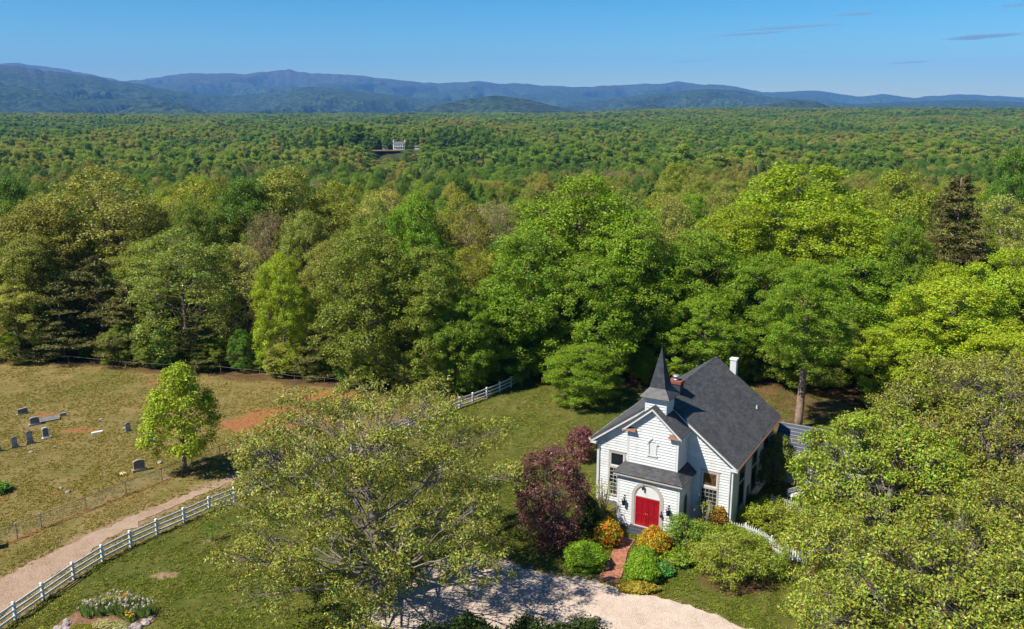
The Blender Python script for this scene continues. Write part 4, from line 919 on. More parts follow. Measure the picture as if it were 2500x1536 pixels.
# narthex skirt roof
def roof_quad(p00, p10, p11, p01, mat, nm, parent, th=0.09, ex=0.17, tab=0.3, seed=1, slab=True, flare=0.0):
    """sloped roof face p00,p10 along the eave, p01,p11 at the top; shingle courses are real laps"""
    p00, p10, p11, p01 = map(Vector, (p00, p10, p11, p01)); nr = (p10-p00).cross(p01-p00).normalized()
    if nr.z < 0: nr = -nr
    base = None
    if slab:
        base = MB(); base.hexa([p00-nr*th, p10-nr*th, p11-nr*th, p01-nr*th, p00, p10, p11, p01]); base = base.build(nm, mat, parent)
    up = ((p01+p11)/2-(p00+p10)/2).length; nc = max(2, int(up/ex)); rng = random.Random(seed); m = MB()
    for c in range(nc):
        t0, t1 = c/nc, min(1.0, (c+1.12)/nc); a0, b0 = p00.lerp(p01, t0), p10.lerp(p11, t0); a1, b1 = p00.lerp(p01, t1), p10.lerp(p11, t1)
        L = (b0-a0).length; nt2 = max(1, int(L/tab)); off = rng.random()
        cuts = [0]+[min(1, max(0, (k+off)/nt2+rng.uniform(-.01, .01))) for k in range(nt2)]+[1]; cuts = sorted(set(cuts))
        for s0, s1 in zip(cuts[:-1], cuts[1:]):
            if s1-s0 < 1e-4: continue
            h = 0.016+rng.uniform(0, 0.010)
            q = [a0.lerp(b0, s0)+nr*h, a0.lerp(b0, s1)+nr*h, a1.lerp(b1, s1)+nr*0.004, a1.lerp(b1, s0)+nr*0.004]; lo = [a0.lerp(b0, s0), a0.lerp(b0, s1)]
            i = len(m.v); m.v += [tuple(v) for v in q+lo]; m.f += [(i, i+1, i+2, i+3), (i+4, i+5, i+1, i)]
    o = m.build('shingles', mat, base if base is not None else parent); tag(o, kind='stuff'); return base
E0, E1, ZE, ZT = 2.68, 1.9, 4.24, 4.92
yo, yi = -ND-0.34, -2.2
roof_quad((-E0, yo, ZE), (E0, yo, ZE), (E1, yi, ZT), (-E1, yi, ZT), M['shingle'], 'porch_roof', church, seed=2)
roof_quad((E0, yo, ZE), (E0, 0.0, ZE), (E1, 0.0, ZT), (E1, yi, ZT), M['shingle'], 'porch_roof', church, seed=3)
roof_quad((-E0, 0.0, ZE), (-E0, yo, ZE), (-E1, yi, ZT), (-E1, 0.0, ZT), M['shingle'], 'porch_roof', church, seed=4)
sf = MB(); sf.box(-E0+0.03, yo+0.03, ZE-0.2, E0-0.03, yo+0.12, ZE-0.092); sf.box(E0-0.12, yo+0.12, ZE-0.2, E0-0.03, 0, ZE-0.092); sf.box(-E0+0.03, yo+0.12, ZE-0.2, -E0+0.12, 0, ZE-0.092); sf.box(-E0+0.12, yo+0.12, ZE-0.17, E0-0.12, 0, ZE-0.12); sf.build('porch_eave', M['trim'], church)
# tower block
TW, TY, TZ, TP = 1.89, -2.205, 7.45, 9.45
tslope = (9.5-7.68)/2.27
tb = MB(); tb.prism([(-TW, TY, 4.3), (TW, TY, 4.3), (TW, TY, TZ+0.15), (0, TY, 9.5-0.25), (-TW, TY, TZ+0.15)], (0, 0, 0), (0, 0.15, 0)); tb.box(-TW, TY+0.15, 4.3, -TW+0.15, 0.3, TZ+0.3); tb.box(TW-0.15, TY+0.15, 4.3, TW, 0.3, TZ+0.3)
tower = tb.build('tower_wall', M['white'], church)
tspan = lambda z: (-TW+0.09, TW-0.09) if z < TZ+0.15 else (-max(0.02, (9.5-0.28-z)/tslope), max(0.02, (9.5-0.28-z)/tslope))
niche = lambda z: (-0.30, 0.30) if 5.76 < z < 6.75 else None
siding(tower, (0, TY, 0), (1, 0, 0), (0, -1, 0), 4.7, 9.15, tspan, [niche])
siding(tower, (TW, TY, 0), (0, 1, 0), (1, 0, 0), 4.7, TZ+0.25, lambda z: (0.08, -TY), [])
for sx in (-1, 1): MB().box(sx*TW-0.075, TY-0.052, 4.6, sx*TW+0.075, TY+0.05, TZ).build('corner_board', M['white'], church)
nv = empty('niche'); nv.parent = church
q = MB(); q.prism([(x, TY, z) for x, z in [(0.24, 5.84)]+arc_pts(0, 6.5, 0.24, 12)+[(-0.24, 5.84)]], (0, -0.035, 0), (0, -0.002, 0)); q.build('niche_panel', M['white'], nv)
q = MB()
for sx in (-1, 1): 
    q.box(sx*0.285-0.05, TY-0.10, 5.80, sx*0.285+0.05, TY-0.001, 6.62); q.box(sx*0.36-0.09, TY-0.13, 6.60, sx*0.36+0.09, TY-0.001, 6.70)
    q.hexa([(sx*0.02, TY-0.12, 7.16), (sx*0.42, TY-0.12, 6.72), (sx*0.36, TY-0.12, 6.68), (sx*0.0, TY-0.12, 7.06), (sx*0.02, TY-0.001, 7.16), (sx*0.42, TY-0.001, 6.72), (sx*0.36, TY-0.001, 6.68), (sx*0.0, TY-0.001, 7.06)])
q.build('niche_surround', M['white'], nv); MB().box(-0.40, TY-0.13, 5.70, 0.40, TY-0.001, 5.79).build('niche_sill', M['white'], nv)
# tower roof
ty0 = TY-0.38
tr1 = roof_quad((2.27, ty0, 7.60), (2.27, 3.0, 7.60), (0, 3.0, 9.55), (0, ty0, 9.55), M['shingle'], 'tower_roof', church, seed=5)
tr2 = roof_quad((-2.27, 3.0, 7.60), (-2.27, ty0, 7.60), (0, ty0, 9.55), (0, 3.0, 9.55), M['shingle'], 'tower_roof', church, seed=6)
for sx in (-1, 1):
    f = MB(); k = (9.55-7.60)/2.27
    f.hexa([(sx*2.27, ty0+0.02, 7.60-0.10), (0, ty0+0.02, 9.55-0.10), (0, ty0+0.10, 9.55-0.10), (sx*2.27, ty0+0.10, 7.60-0.10), (sx*2.27, ty0+0.02, 7.60-0.30), (0, ty0+0.02, 9.55-0.30), (0, ty0+0.10, 9.55-0.30), (sx*2.27, ty0+0.10, 7.60-0.30)]); f.build('rake_board', M['white'], church)
    f = MB(); f.hexa([(sx*2.27, ty0, 7.40), (sx*1.25, ty0, 7.40), (sx*1.25, TY, 7.40), (sx*2.27, TY, 7.40), (sx*2.24, ty0+0.04, 7.53), (sx*1.28, ty0+0.04, 7.53), (sx*1.28, TY, 7.62), (sx*2.24, TY, 7.62)]); f.build('cornice_return', M['copper'], church)
    f = MB(); f.box(sx*2.23-0.04, ty0+0.1, 7.38, sx*2.23+0.04, 0.0, 7.52); f.build('eave_board', M['white'], church)
# spire
SB, SV0, SV1 = 0.76, -1.87, -0.35
bl = MB().box(-SB, SV0, 8.0, SB, SV1, 10.05).build('belfry', M['white'], church)
siding(bl, (0, SV0, 0), (1, 0, 0), (0, -1, 0), 8.6, 10.04, lambda z: (-SB+0.06, SB-0.06), []); siding(bl, (SB, SV0, 0), (0, 1, 0), (1, 0, 0), 8.4, 10.04, lambda z: (0.06, SV1-SV0), [])
for sx in (-1, 1): MB().box(sx*SB-0.06, SV0-0.05, 8.4, sx*SB+0.06, SV0+0.03, 10.05).build('corner_board', M['white'], church)
vc = (SV0+SV1)/2; s0, s1 = 1.13, 0.60
spire = empty('spire'); spire.parent = church
MB().box(-s0+0.05, vc-s0+0.05, 9.98, s0-0.05, vc+s0-0.05, 10.07).build('spire_eave', M['white'], spire)
for k in range(4):
    def rt(x, y, z): a = k*math.pi/2; return (x*math.cos(a)-y*math.sin(a), vc+x*math.sin(a)+y*math.cos(a), z)
    m = MB(); m.poly([rt(-s0, -s0, 10.08), rt(s0, -s0, 10.08), rt(s1, -s1, 10.72), rt(-s1, -s1, 10.72)]); m.poly([rt(-s0, -s0, 10.04), rt(s0, -s0, 10.04), rt(s0, -s0, 10.08), rt(-s0, -s0, 10.08)]); m.build('spire_skirt', M['flash'], spire)
    roof_quad(rt(-s1, -s1, 10.725), rt(s1, -s1, 10.725), rt(0.012, -0.012, 13.62), rt(-0.012, -0.012, 13.62), M['shingle_dark'], 'spire_face', spire, th=0.02, ex=0.34, tab=0.3, seed=20+k)
sm = MB(); sm.lathe([(0.03, 13.5), (0.02, 13.75), (0.002, 13.8)], 6, (0, vc, 0)); sm.build('spire_tip', M['shingle_dark'], spire)
# nave roof
ov = 0.5; X0 = HW+ov
nr1 = roof_quad((X0, -ov, 5.37), (X0, LN+ov, 5.37), (0, LN+ov, RIDGE), (0, -ov, RIDGE), M['shingle'], 'nave_roof', church, th=0.14, seed=7, ex=0.19, tab=0.33)
nr2 = roof_quad((-X0, LN+ov, 5.37), (-X0, -ov, 5.37), (0, -ov, RIDGE), (0, LN+ov, RIDGE), M['shingle'], 'nave_roof', church, th=0.14, seed=8, ex=0.19, tab=0.33)
rc = MB()
for k in range(40):
    y = -ov+0.31*k; rc.hexa([(-0.13, y, RIDGE-0.085), (0, y, RIDGE+0.012), (0, y+0.33, RIDGE+0.012), (-0.13, y+0.33, RIDGE-0.085), (-0.13, y, RIDGE-0.06), (0, y, RIDGE+0.04), (0, y+0.33, RIDGE+0.03), (-0.13, y+0.33, RIDGE-0.07)]) if y+0.33 < LN+ov else None
    rc.hexa([(0.13, y, RIDGE-0.085), (0, y, RIDGE+0.012), (0, y+0.33, RIDGE+0.012), (0.13, y+0.33, RIDGE-0.085), (0.13, y, RIDGE-0.06), (0, y, RIDGE+0.04), (0, y+0.33, RIDGE+0.03), (0.13, y+0.33, RIDGE-0.07)]) if y+0.33 < LN+ov else None
tag(rc.build('ridge_caps', M['shingle'], nr1), kind='stuff')
for sx in (-1, 1):
    f = MB(); z0, z1 = 5.37, RIDGE
    f.hexa([(sx*X0, -ov+0.02, z0-0.15), (0, -ov+0.02, z1-0.15), (0, -ov+0.07, z1-0.15), (sx*X0, -ov+0.07, z0-0.15), (sx*X0, -ov+0.02, z0-0.36), (0, -ov+0.02, z1-0.36), (0, -ov+0.07, z1-0.36), (sx*X0, -ov+0.07, z0-0.36)]); f.build('rake_board', M['white'], church)
    f = MB(); f.hexa([(sx*X0, -ov+0.07, z0-0.16), (sx*1.9, -ov+0.07, z1-SL*1.9-0.16), (sx*1.9, 0.0, z1-SL*1.9-0.16), (sx*X0, 0.0, z0-0.16), (sx*X0, -ov+0.07, z0-0.19), (sx*1.9, -ov+0.07, z1-SL*1.9-0.19), (sx*1.9, 0, z1-SL*1.9-0.19), (sx*X0, 0, z0-0.19)]); f.build('rake_soffit', M['trim'], church)
    f = MB(); f.box(sx*(X0-0.25)-0.25, -ov+0.03, 4.98, sx*(X0-0.25)+0.25, -0.01, 5.16); f.build('cornice_return', M['white'], church)
    f = MB(); f.box(sx*(X0-0.07)-0.05, -ov+0.02, 5.06, sx*(X0-0.07)+0.05, LN+ov, 5.22); f.build('fascia', M['white'], church)
    g = MB(); cx = sx*(X0+0.03)
    g.prism([(cx-0.06, 0, 5.33), (cx-0.05, 0, 5.22), (cx+0.03, 0, 5.20), (cx+0.07, 0, 5.25), (cx+0.07, 0, 5.33)], (0, -ov, 0), (0, LN+ov, 0)); g.build('gutter', M['copper'] if sx > 0 else M['white'], church)
# chimneys
ch = MB().box(-0.42, 1.62, 8.8, 0.52, 2.42, 10.12).build('chimney', M['shingle_dark'], church)
MB().box(-0.47, 1.57, 10.12, 0.57, 2.47, 10.32).build('chimney_cap', M['brick_dark'], ch); vt = MB(); vt.lathe([(0.2, 0), (0.2, 0.10), (0.14, 0.12), (0.14, 0.22), (0.26, 0.25), (0.28, 0.34), (0.22, 0.40), (0.03, 0.43)], 14, (0.05, 2.02, 10.32)); vt.build('chimney_vent', M['steel'], ch, True)
ch2 = MB().box(1.28, LN+0.3, 0, 1.8, LN+0.82, 9.62).build('chimney', M['white'], church); tag(ch2, 'white painted rear chimney')
MB().box(1.23, LN+0.25, 9.62, 1.85, LN+0.87, 9.74).build('chimney_cap', M['house_white'], ch2)
rv = MB().lathe([(0.09, 0), (0.06, 0.16), (0.05, 0.3)], 8, (4.3, 9.6, rz_at(4.3))); rv.build('roof_vent', M['white'], church)

# low wing behind the church on the right
wing = tag(empty('church_wing', (11.305, 60.244, 0), -YAW), 'low white church wing with blue-grey standing seam metal roof', 'building')
wx0, wx1, wy0, wyr, wy1, wz, wr = 5.5, 13.5, 10.9, 13.4, 15.9, 2.6, 4.35
MB().box(wx0, wy0+0.25, 0, wx1, wy1-0.25, wz).build('wall', M['white'], wing)
g = MB(); g.prism([(wx1, wy0+0.25, wz), (wx1, wy1-0.25, wz), (wx1, wyr, wr-0.12)], (-0.15, 0, 0), (0, 0, 0)); g.build('gable', M['white'], wing)
for nm, ya in (('roof', wy0), ('roof', wy1)):
    r_ = MB(); r_.hexa([(wx0-0.1, ya, wz-0.02), (wx1+0.3, ya, wz-0.02), (wx1+0.3, wyr, wr-0.02), (wx0-0.1, wyr, wr-0.02), (wx0-0.1, ya, wz+0.06), (wx1+0.3, ya, wz+0.06), (wx1+0.3, wyr, wr+0.06), (wx0-0.1, wyr, wr+0.06)]); ro = r_.build(nm, M['metal_roof'], wing)
    for k in range(9):    # horizontal ribs of the metal sheets
        t = 0.02+k*0.118; ya2 = ya+(wyr-ya)*t; z2 = wz+(wr-wz)*t+0.06
        s_ = MB(); s_.tube([(wx0-0.1, ya2, z2+0.01), (wx1+0.3, ya2, z2+0.01)], 0.022, 5); s_.build('roof_rib', M['seam'], ro)
MB().box(wx0, wy0-0.1, wz-0.12, wx1+0.3, wy0, wz+0.02).build('gutter', M['white'], wing)
ww = empty('window'); ww.parent = wing; MB().box(7.3, wy0+0.18, 1.0, 8.5, wy0+0.25, 2.25).build('frame', M['trim'], ww); MB().box(7.42, wy0+0.15, 1.1, 8.38, wy0+0.18, 2.15).build('pane', M['glass'], ww)

# brick path from the driveway to the steps
path_l = [(5.55,51.1),(6.15,52.3),(6.75,53.8),(7.15,55.2),(7.75,57.05)]; path_r = [(6.85,50.55),(7.3,51.6),(7.75,53.3),(8.1,54.8),(8.85,56.45)]
tag(sheet('brick_path', path_l+path_r[::-1], 0.016, M['concrete'], 0.6, 0.0, 2), 'curved red brick path from driveway to church steps', kind='structure'); pathobj = bpy.data.objects['brick_path']
bm_ = MB(); prng = random.Random(4); NR = 62
for i in range(NR):
    t = i/NR*(len(path_l)-1); k = min(int(t), len(path_l)-2); f = t-k; t2 = (i+0.9)/NR*(len(path_l)-1); k2 = min(int(t2), len(path_l)-2); f2 = t2-k2
    a = Vector(path_l[k]).lerp(Vector(path_l[k+1]), f); b = Vector(path_r[k]).lerp(Vector(path_r[k+1]), f); a2 = Vector(path_l[k2]).lerp(Vector(path_l[k2+1]), f2); b2 = Vector(path_r[k2]).lerp(Vector(path_r[k2+1]), f2)
    nb = 6; off = 0.5 if i % 2 else 0
    for j in range(-1 if off else 0, nb):
        s0 = max(0, (j+off)/nb+0.012); s1 = min(1, (j+1+off)/nb-0.012)
        if s1-s0 < 0.03: continue
        z = 0.075+prng.uniform(-0.006, 0.006); P = [a.lerp(b, s0), a.lerp(b, s1), a2.lerp(b2, s1), a2.lerp(b2, s0)]
        bm_.hexa([(p.x, p.y, 0.03) for p in P]+[(p.x, p.y, z) for p in P])
tag(bm_.build('bricks', M['brick'], pathobj), kind='stuff')
mat_ = MB(); mat_.prism([(6.45+0.5*math.cos(math.pi*k/14+0.45), 50.95+0.42*math.sin(math.pi*k/14+0.45), 0) for k in range(15)], (0, 0, 0.06), (0, 0, 0.10))
tag(mat_.build('doormat', M['black']), 'dark half-round mat at the driveway end of the brick path', 'mat')
# ------------------------------------------------------------------ fences
def gz(x, y): return float(ground_z(x, y))
def rail_fence():
    root = tag(empty('board_fence', (FENCE[0][0], FENCE[0][1], 0)), 'long white three-rail fence curving along the lane to the wood', 'fence'); ox, oy = FENCE[0]
    pm = MB(); pm.box(-0.075, -0.075, -0.1, 0.075, 0.075, 1.2); pme = pm.mesh('fence_post')
    cm = MB(); cm.hexa([(-0.095,-0.095,1.2),(0.095,-0.095,1.2),(0.095,0.095,1.2),(-0.095,0.095,1.2),(-0.08,-0.08,1.235),(0.08,-0.08,1.235),(0.08,0.08,1.235),(-0.08,0.08,1.235)]); cm.hexa([(-0.08,-0.08,1.235),(0.08,-0.08,1.235),(0.08,0.08,1.235),(-0.08,0.08,1.235),(-0.005,-0.005,1.29),(0.005,-0.005,1.29),(0.005,0.005,1.29),(-0.005,0.005,1.29)]); cme = cm.mesh('post_cap')
    frng = random.Random(8)
    for i, (x, y) in enumerate(FENCE):
        a = FENCE[max(0, i-1)]; b = FENCE[min(len(FENCE)-1, i+1)]; an = math.atan2(b[1]-a[1], b[0]-a[0])
        p = obj('post', pme, M['white_fence'], root, (x-ox, y-oy, 0), (frng.uniform(-.012,.012), frng.uniform(-.012,.012), an)); obj('post_cap', cme, M['white_fence'], p)
        if i+1 < len(FENCE):
            nx, ny = FENCE[i+1]; L = math.hypot(nx-x, ny-y); ra = math.atan2(ny-y, nx-x)
            for h in (0.28, 0.66, 1.04):
                r = MB(); r.box(0.07, -0.022, -0.075, L-0.07, 0.022, 0.075); r.build('rail', M['white_fence'], root, loc=(x-ox, y-oy, h+frng.uniform(-.01,.01)), rot=(0, 0, ra))
rail_fence()
def chain_fence(pts, label, h=1.12, mesh=True, thick=(), pr=0.03, rr=0.024):
    ox, oy = pts[0]; root = tag(empty('chain_link_fence', (ox, oy, 0)), label, 'fence')
    for i, (x, y) in enumerate(pts):
        r = pr*1.7 if i in thick else pr
        p = MB(); p.tube([(0, 0, -0.1), (0, 0, h+(0.08 if i in thick else 0.0))], r, 8); p.lathe([(r*1.2, 0), (r*1.1, 0.04), (0.004, 0.07)], 8, (0, 0, h+(0.08 if i in thick else 0.0))); p.build('post', M['steel'] if i in thick else M['rust'], root, loc=(x-ox, y-oy, gz(x, y)))
    t = MB()
    for (x, y), (nx, ny) in zip(pts[:-1], pts[1:]):
        t = MB(); t.tube([(x-ox, y-oy, h-0.03+gz(x, y)), (nx-ox, ny-oy, h-0.03+gz(nx, ny))], rr, 6); t.build('top_rail', M['rust'], root)
        if mesh:
            m = MB(); L = math.hypot(nx-x, ny-y); ux, uy = (nx-x)/L, (ny-y)/L; s = -h
            while s < L:
                for d in (1, -1):
                    a0, z0, a1, z1 = (s, 0.04, s+h, h) if d > 0 else (s+h, 0.04, s, h)
                    if a0 != a1:
                        def cl(aa, zz, ab, zb):
                            if aa < 0: zz += (0-aa)/(ab-aa)*(zb-zz); aa = 0
                            if aa > L: zz += (L-aa)/(ab-aa)*(zb-zz); aa = L
                            return aa, zz
                        if max(a0, a1) <= 0 or min(a0, a1) >= L: continue
                        p0 = cl(a0, z0, a1, z1); p1 = cl(a1, z1, a0, z0)
                        m.tube([(x-ox+ux*p0[0], y-oy+uy*p0[0], p0[1]), (x-ox+ux*p1[0], y-oy+uy*p1[0], p1[1])], 0.003, 3, False)
                s += 0.11
            tag(m.build('wire_mesh', M['rust'], root), kind='stuff')
    return root
chain_fence(CHAIN, 'rusty chain-link fence between the graveyard and the lane', thick=(1, 2))
BF = [(-70,102.4),(-62,100.9),(-54,100.6),(-46,98.2),(-40,97.0),(-34,96.2),(-29,94.6),(-24.5,92.6),(-21,92.0),(-18,90.8),(-16.6,89.2),(-14.5,88.4)]
chain_fence(BF, 'far wire fence along the shaded back edge of the graveyard', 1.05, False, (), 0.025, 0.009)
def picket(pts, label):
    ox, oy = pts[0]; root = tag(empty('picket_fence', (ox, oy, 0)), label, 'fence')
    pk = MB(); pk.prism([(-0.04, 0, 0.05), (0.04, 0, 0.05), (0.04, 0, 0.88), (0, 0, 0.98), (-0.04, 0, 0.88)], (0, -0.012, 0), (0, 0.012, 0)); pme = pk.mesh('picket')
    for (x, y), (nx, ny) in zip(pts[:-1], pts[1:]):
        L = math.hypot(nx-x, ny-y); a = math.atan2(ny-y, nx-x); ca, sa = math.cos(a), math.sin(a)
        for h in (0.25, 0.7): r = MB(); r.box(0, 0.014, -0.04, L, 0.05, 0.04); r.build('rail', M['white_fence'], root, loc=(x-ox, y-oy, h), rot=(0, 0, a))
        q = MB(); q.box(-0.05, 0.052, -0.1, 0.05, 0.15, 1.02); q.build('post', M['white_fence'], root, loc=(x-ox, y-oy, 0), rot=(0, 0, a))
        n = int(L/0.15)
        for k in range(n): s = (k+0.5)*L/n; obj('picket', pme, M['white_fence'], root, (x-ox+ca*s, y-oy+sa*s, 0), (0, 0, a))
    return root
picket([(15.95,57.45),(16.9,57.1),(17.7,56.3),(18.2,55.2),(18.75,53.9),(19.6,53.3),(20.6,53.4),(21.6,54.0)], 'white picket fence curving from the church corner to the oak')
picket([(20.2,61.8),(22.2,60.6),(24.2,59.6),(26.2,59.2)], 'short white picket run glimpsed through the leafy green oak')
def garden_bench(loc, rz, label):
    b = tag(empty('garden_bench', loc, rz), label, 'bench')
    for k in range(4): MB().box(-0.75, -0.22+k*0.12, 0.42, 0.75, -0.12+k*0.12, 0.45).build('seat_slat', M['white_fence'], b)
    for k in range(3): MB().box(-0.75, 0.27, 0.55+k*0.13, 0.75, 0.30, 0.64+k*0.13).build('back_slat', M['white_fence'], b)
    for x in (-0.7, 0.7):
        MB().box(x-0.03, -0.22, 0, x+0.03, -0.16, 0.42).build('leg', M['white_fence'], b); MB().box(x-0.03, 0.22, 0, x+0.03, 0.268, 0.92).build('leg', M['white_fence'], b)
garden_bench((22.6, 63.2, 0), 0.5, 'white slatted garden bench half hidden under the leafy green oak')

# ------------------------------------------------------------------ graveyard
GA = R(36)
def tablet_pts(w, h, top, n=10):
    if top == 'round': return [(-w/2, 0), (w/2, 0)]+[(w/2*math.cos(math.pi*k/n), h-w*0.28+w*0.28*math.sin(math.pi*k/n)) for k in range(n+1)]
    if top == 'serp': return [(-w/2, 0), (w/2, 0), (w/2, h*0.84)]+[(w/2-w*k/n, h*0.86+h*0.14*math.sin(math.pi*k/n)) for k in range(1, n)]+[(-w/2, h*0.84)]
    if top == 'slope': return [(-w/2, 0), (w/2, 0), (w/2, h), (-w/2, h*0.80)]
    return [(-w/2, 0), (w/2, 0), (w/2, h), (-w/2, h)]
def headstone(x, y, w, h, d, top, mat, label, base=None, rz=GA, tilt=0.0, steps=1):
    root = tag(empty('headstone', (x, y, 0), rz, (0.8, 0.8, 0.8)), label, 'headstone', 'headstones in the graveyard'); zb = 0
    if base:
        for s in range(steps):
            bw, bd, bh = base; k = 1-0.18*s; m = MB(); bw2, bd2 = bw*k/2, bd*k/2
            m.hexa([(-bw2,-bd2,zb-0.05 if s == 0 else zb),(bw2,-bd2,zb-0.05 if s == 0 else zb),(bw2,bd2,zb-0.05 if s == 0 else zb),(-bw2,bd2,zb-0.05 if s == 0 else zb),(-bw2*.96,-bd2*.94,zb+bh),(bw2*.96,-bd2*.94,zb+bh),(bw2*.96,bd2*.94,zb+bh),(-bw2*.96,bd2*.94,zb+bh)]); m.build('base', M[mat], root); zb += bh
    m = MB(); m.prism([(a, 0, zb+b) for a, b in tablet_pts(w, h, top)], (0, -d/2, 0), (0, d/2, 0)); t = m.build('tablet', M[mat], root, rot=(tilt, 0, 0))
    m2 = MB(); m2.prism([(a*0.82, -d/2, zb+h*0.14+b*0.74) for a, b in tablet_pts(w, h, top)], (0, -0.012, 0), (0, -0.001, 0)); m2.build('inscription_panel', M['granite_dark' if mat != 'granite_dark' else 'granite'] if top != 'flat' else M[mat], t)
    return root
headstone(-49.8,82.9,1.15,0.75,0.24,'slope','brownstone','tan slant-topped headstone in the back row beside red clay',(1.5,0.42,0.12))
headstone(-46.9,79.8,1.05,0.85,0.24,'serp','granite','grey serpentine-topped headstone on a base in the back row',(1.4,0.45,0.2))
headstone(-45.45,82.4,0.75,0.42,0.22,'flat','granite','small low grey marker at the right end of the back row')
headstone(-43.9,76.2,0.68,1.25,0.18,'round','marble','tall white marble headstone on a pale base',(0.95,0.42,0.16))
headstone(-44.7,74.9,0.60,1.05,0.2,'round','granite_dark','dark weathered round-topped headstone next to the white marble one',(0.85,0.5,0.26),steps=2)
headstone(-45.55,73.9,0.58,0.95,0.2,'round','granite_dark','dark round-topped headstone, second from the left edge',(0.85,0.5,0.2),steps=2)
headstone(-46.6,73.0,0.6,1.0,0.2,'round','granite_dark','dark headstone cut by the left edge of the photo',(0.85,0.5,0.2),steps=2)
headstone(-37.0,78.1,0.55,1.0,0.28,'round','granite_dark','narrow dark headstone standing alone in the middle of the graveyard',(0.7,0.45,0.12))
headstone(-33.5,75.0,0.62,1.15,0.34,'round','granite','grey headstone half hidden by the young tree',(0.85,0.55,0.25))
headstone(-31.95,68.7,1.15,1.05,0.28,'serp','brownstone','large tan double headstone nearest the chain-link fence',(1.55,0.55,0.28))
led = tag(empty('grave_slab', (-46.1, 81.0, 0), GA), 'long grey ledger slab lying in the back row', 'grave slab'); m = MB(); m.hexa([(-0.9,-0.42,-0.05),(0.9,-0.42,-0.05),(0.9,0.42,-0.05),(-0.9,0.42,-0.05),(-0.88,-0.4,0.16),(0.88,-0.4,0.16),(0.88,0.4,0.34),(-0.88,0.4,0.34)]); m.build('slab', M['granite_dark'], led)
m = MB(); m.hexa([(-0.5,-0.17,0),(0.5,-0.17,0),(0.5,0.17,0),(-0.5,0.17,0),(-0.48,-0.15,0.11),(0.48,-0.15,0.11),(0.48,0.15,0.13),(-0.48,0.15,0.13)]); o = m.build('grave_plaque', M['marble'], loc=(-39.8,77.7,0), rot=(0,0,GA)); tag(o, 'pale flat plaque on the bare sandy grave', 'grave marker')
def rock_mesh(nm, seed, sx, sy, sz):
    r = np.random.default_rng(seed); m = MB(); m.lathe([(0.55, -0.12), (0.95, 0.08), (1.0, 0.35), (0.8, 0.7), (0.4, 0.95), (0.08, 1.0)], 9); V = np.array(m.v); k = r.normal(size=V.shape)*0.09; V = (V+k)*np.array([sx, sy, sz]); m.v = [tuple(v) for v in V]; return m.mesh(nm)
for i, (x, y, s, lab) in enumerate([(-43.5,72.8,0.2,'small stone in the grass in front of the dark headstones'),(-35.9,64.4,0.24,'small stone on a bare patch near the chain-link fence'),(-36.9,65.2,0.18,'tiny pale stone beside the stone near the chain-link fence'),(-41.1,81.3,0.2,'small stone behind the sandy grave'),(-37.6,78.8,0.22,'low stone beside the lone narrow headstone'),(-30.9,70.4,0.26,'squat block stone right of the large double headstone'),(-42.0,74.2,0.15,'tiny stone right of the white marble headstone'),(-32.4,61.5,0.16,'pale rock at the chain-link fence line'),(-29.0,66.9,0.14,'pale rock at the foot of a fence post near the young tree')]):
    o = obj('field_stone', rock_mesh('field_stone', 60+i, s, s*0.8, s*0.9), M['rock'], None, (x, y, -0.02), (0, 0, i*1.1)); tag(o, lab, 'stone', 'stones in the graveyard grass')
def grave_flowers():
    root = tag(empty('grave_flowers', (-33.1, 67.75, 0)), 'spray of white and dark flowers lying by the double headstone', 'flowers'); r = np.random.default_rng(3)
    P = r.normal(size=(160, 3))*np.array([0.26, 0.13, 0.05])+np.array([0, 0, 0.14]); obj('foliage', leaf_mesh('spray', P, r.normal(size=P.shape)+np.array([0,0,.5]), 0.14, 0.07, r), M['leaf'], root, color=(0.07, 0.08, 0.07))
    P = r.normal(size=(60, 3))*np.array([0.12, 0.08, 0.04])+np.array([0.14, 0, 0.2]); obj('blossoms', leaf_mesh('bloom', P, r.normal(size=P.shape)+np.array([0,0,.9]), 0.11, 0.1, r), M['leaf'], root, color=(0.6, 0.6, 0.62))
grave_flowers()
def peony():
    root = tag(empty('peony_clump', (-41.5, 64.5, 0)), 'green leafy clump at the left edge of the graveyard', 'plant'); r = np.random.default_rng(6); n = 520
    a = r.uniform(0, 6.28, n); q = r.uniform(0, 1, n)**0.6*0.85; h = 0.75*(1-q*q*0.5)*r.uniform(0.4, 1, n); P = np.stack([np.cos(a)*q, np.sin(a)*q, h], -1); A = np.stack([np.cos(a), np.sin(a), 0.8+0*a], -1)
    obj('leaves', leaf_mesh('blade', P, r.normal(size=P.shape)*.4+np.array([0,0,1]), 0.45, 0.1, r, 0.3, A), M['leaf'], root, color=(0.07, 0.15, 0.03)); mb = MB()
    for k in range(10): mb.tube([(0,0,-.05),(math.cos(k)*.25, math.sin(k)*.25,.4)],[.02,.008],4,False)
    mb.build('stems', M['leaf'], root, color=(0.07,0.12,0.03))
peony()
pil = tag(empty('brick_pillar', (-36.75, 55.2, 0), 0.55), 'brick gate pillar with pale stone cap at the left edge', 'pillar')
brk = MB(); brk.box(-0.11, -0.05, 0, 0.11, 0.05, 0.062); bme = brk.mesh('brick')
MB().box(-0.27, -0.27, -0.1, 0.27, 0.27, 0.92).build('core', M['concrete'], pil)
for c in range(13):
    for sd in range(4):
        for k in range(2):
            off = (-0.155+0.235*k) if c % 2 == 0 else (-0.08+0.235*k); a = sd*math.pi/2; lx, ly = off, -0.245
            obj('brick', bme, M['brick_dark'], pil, (lx*math.cos(a)-ly*math.sin(a), lx*math.sin(a)+ly*math.cos(a), 0.005+c*0.071), (0, 0, a))
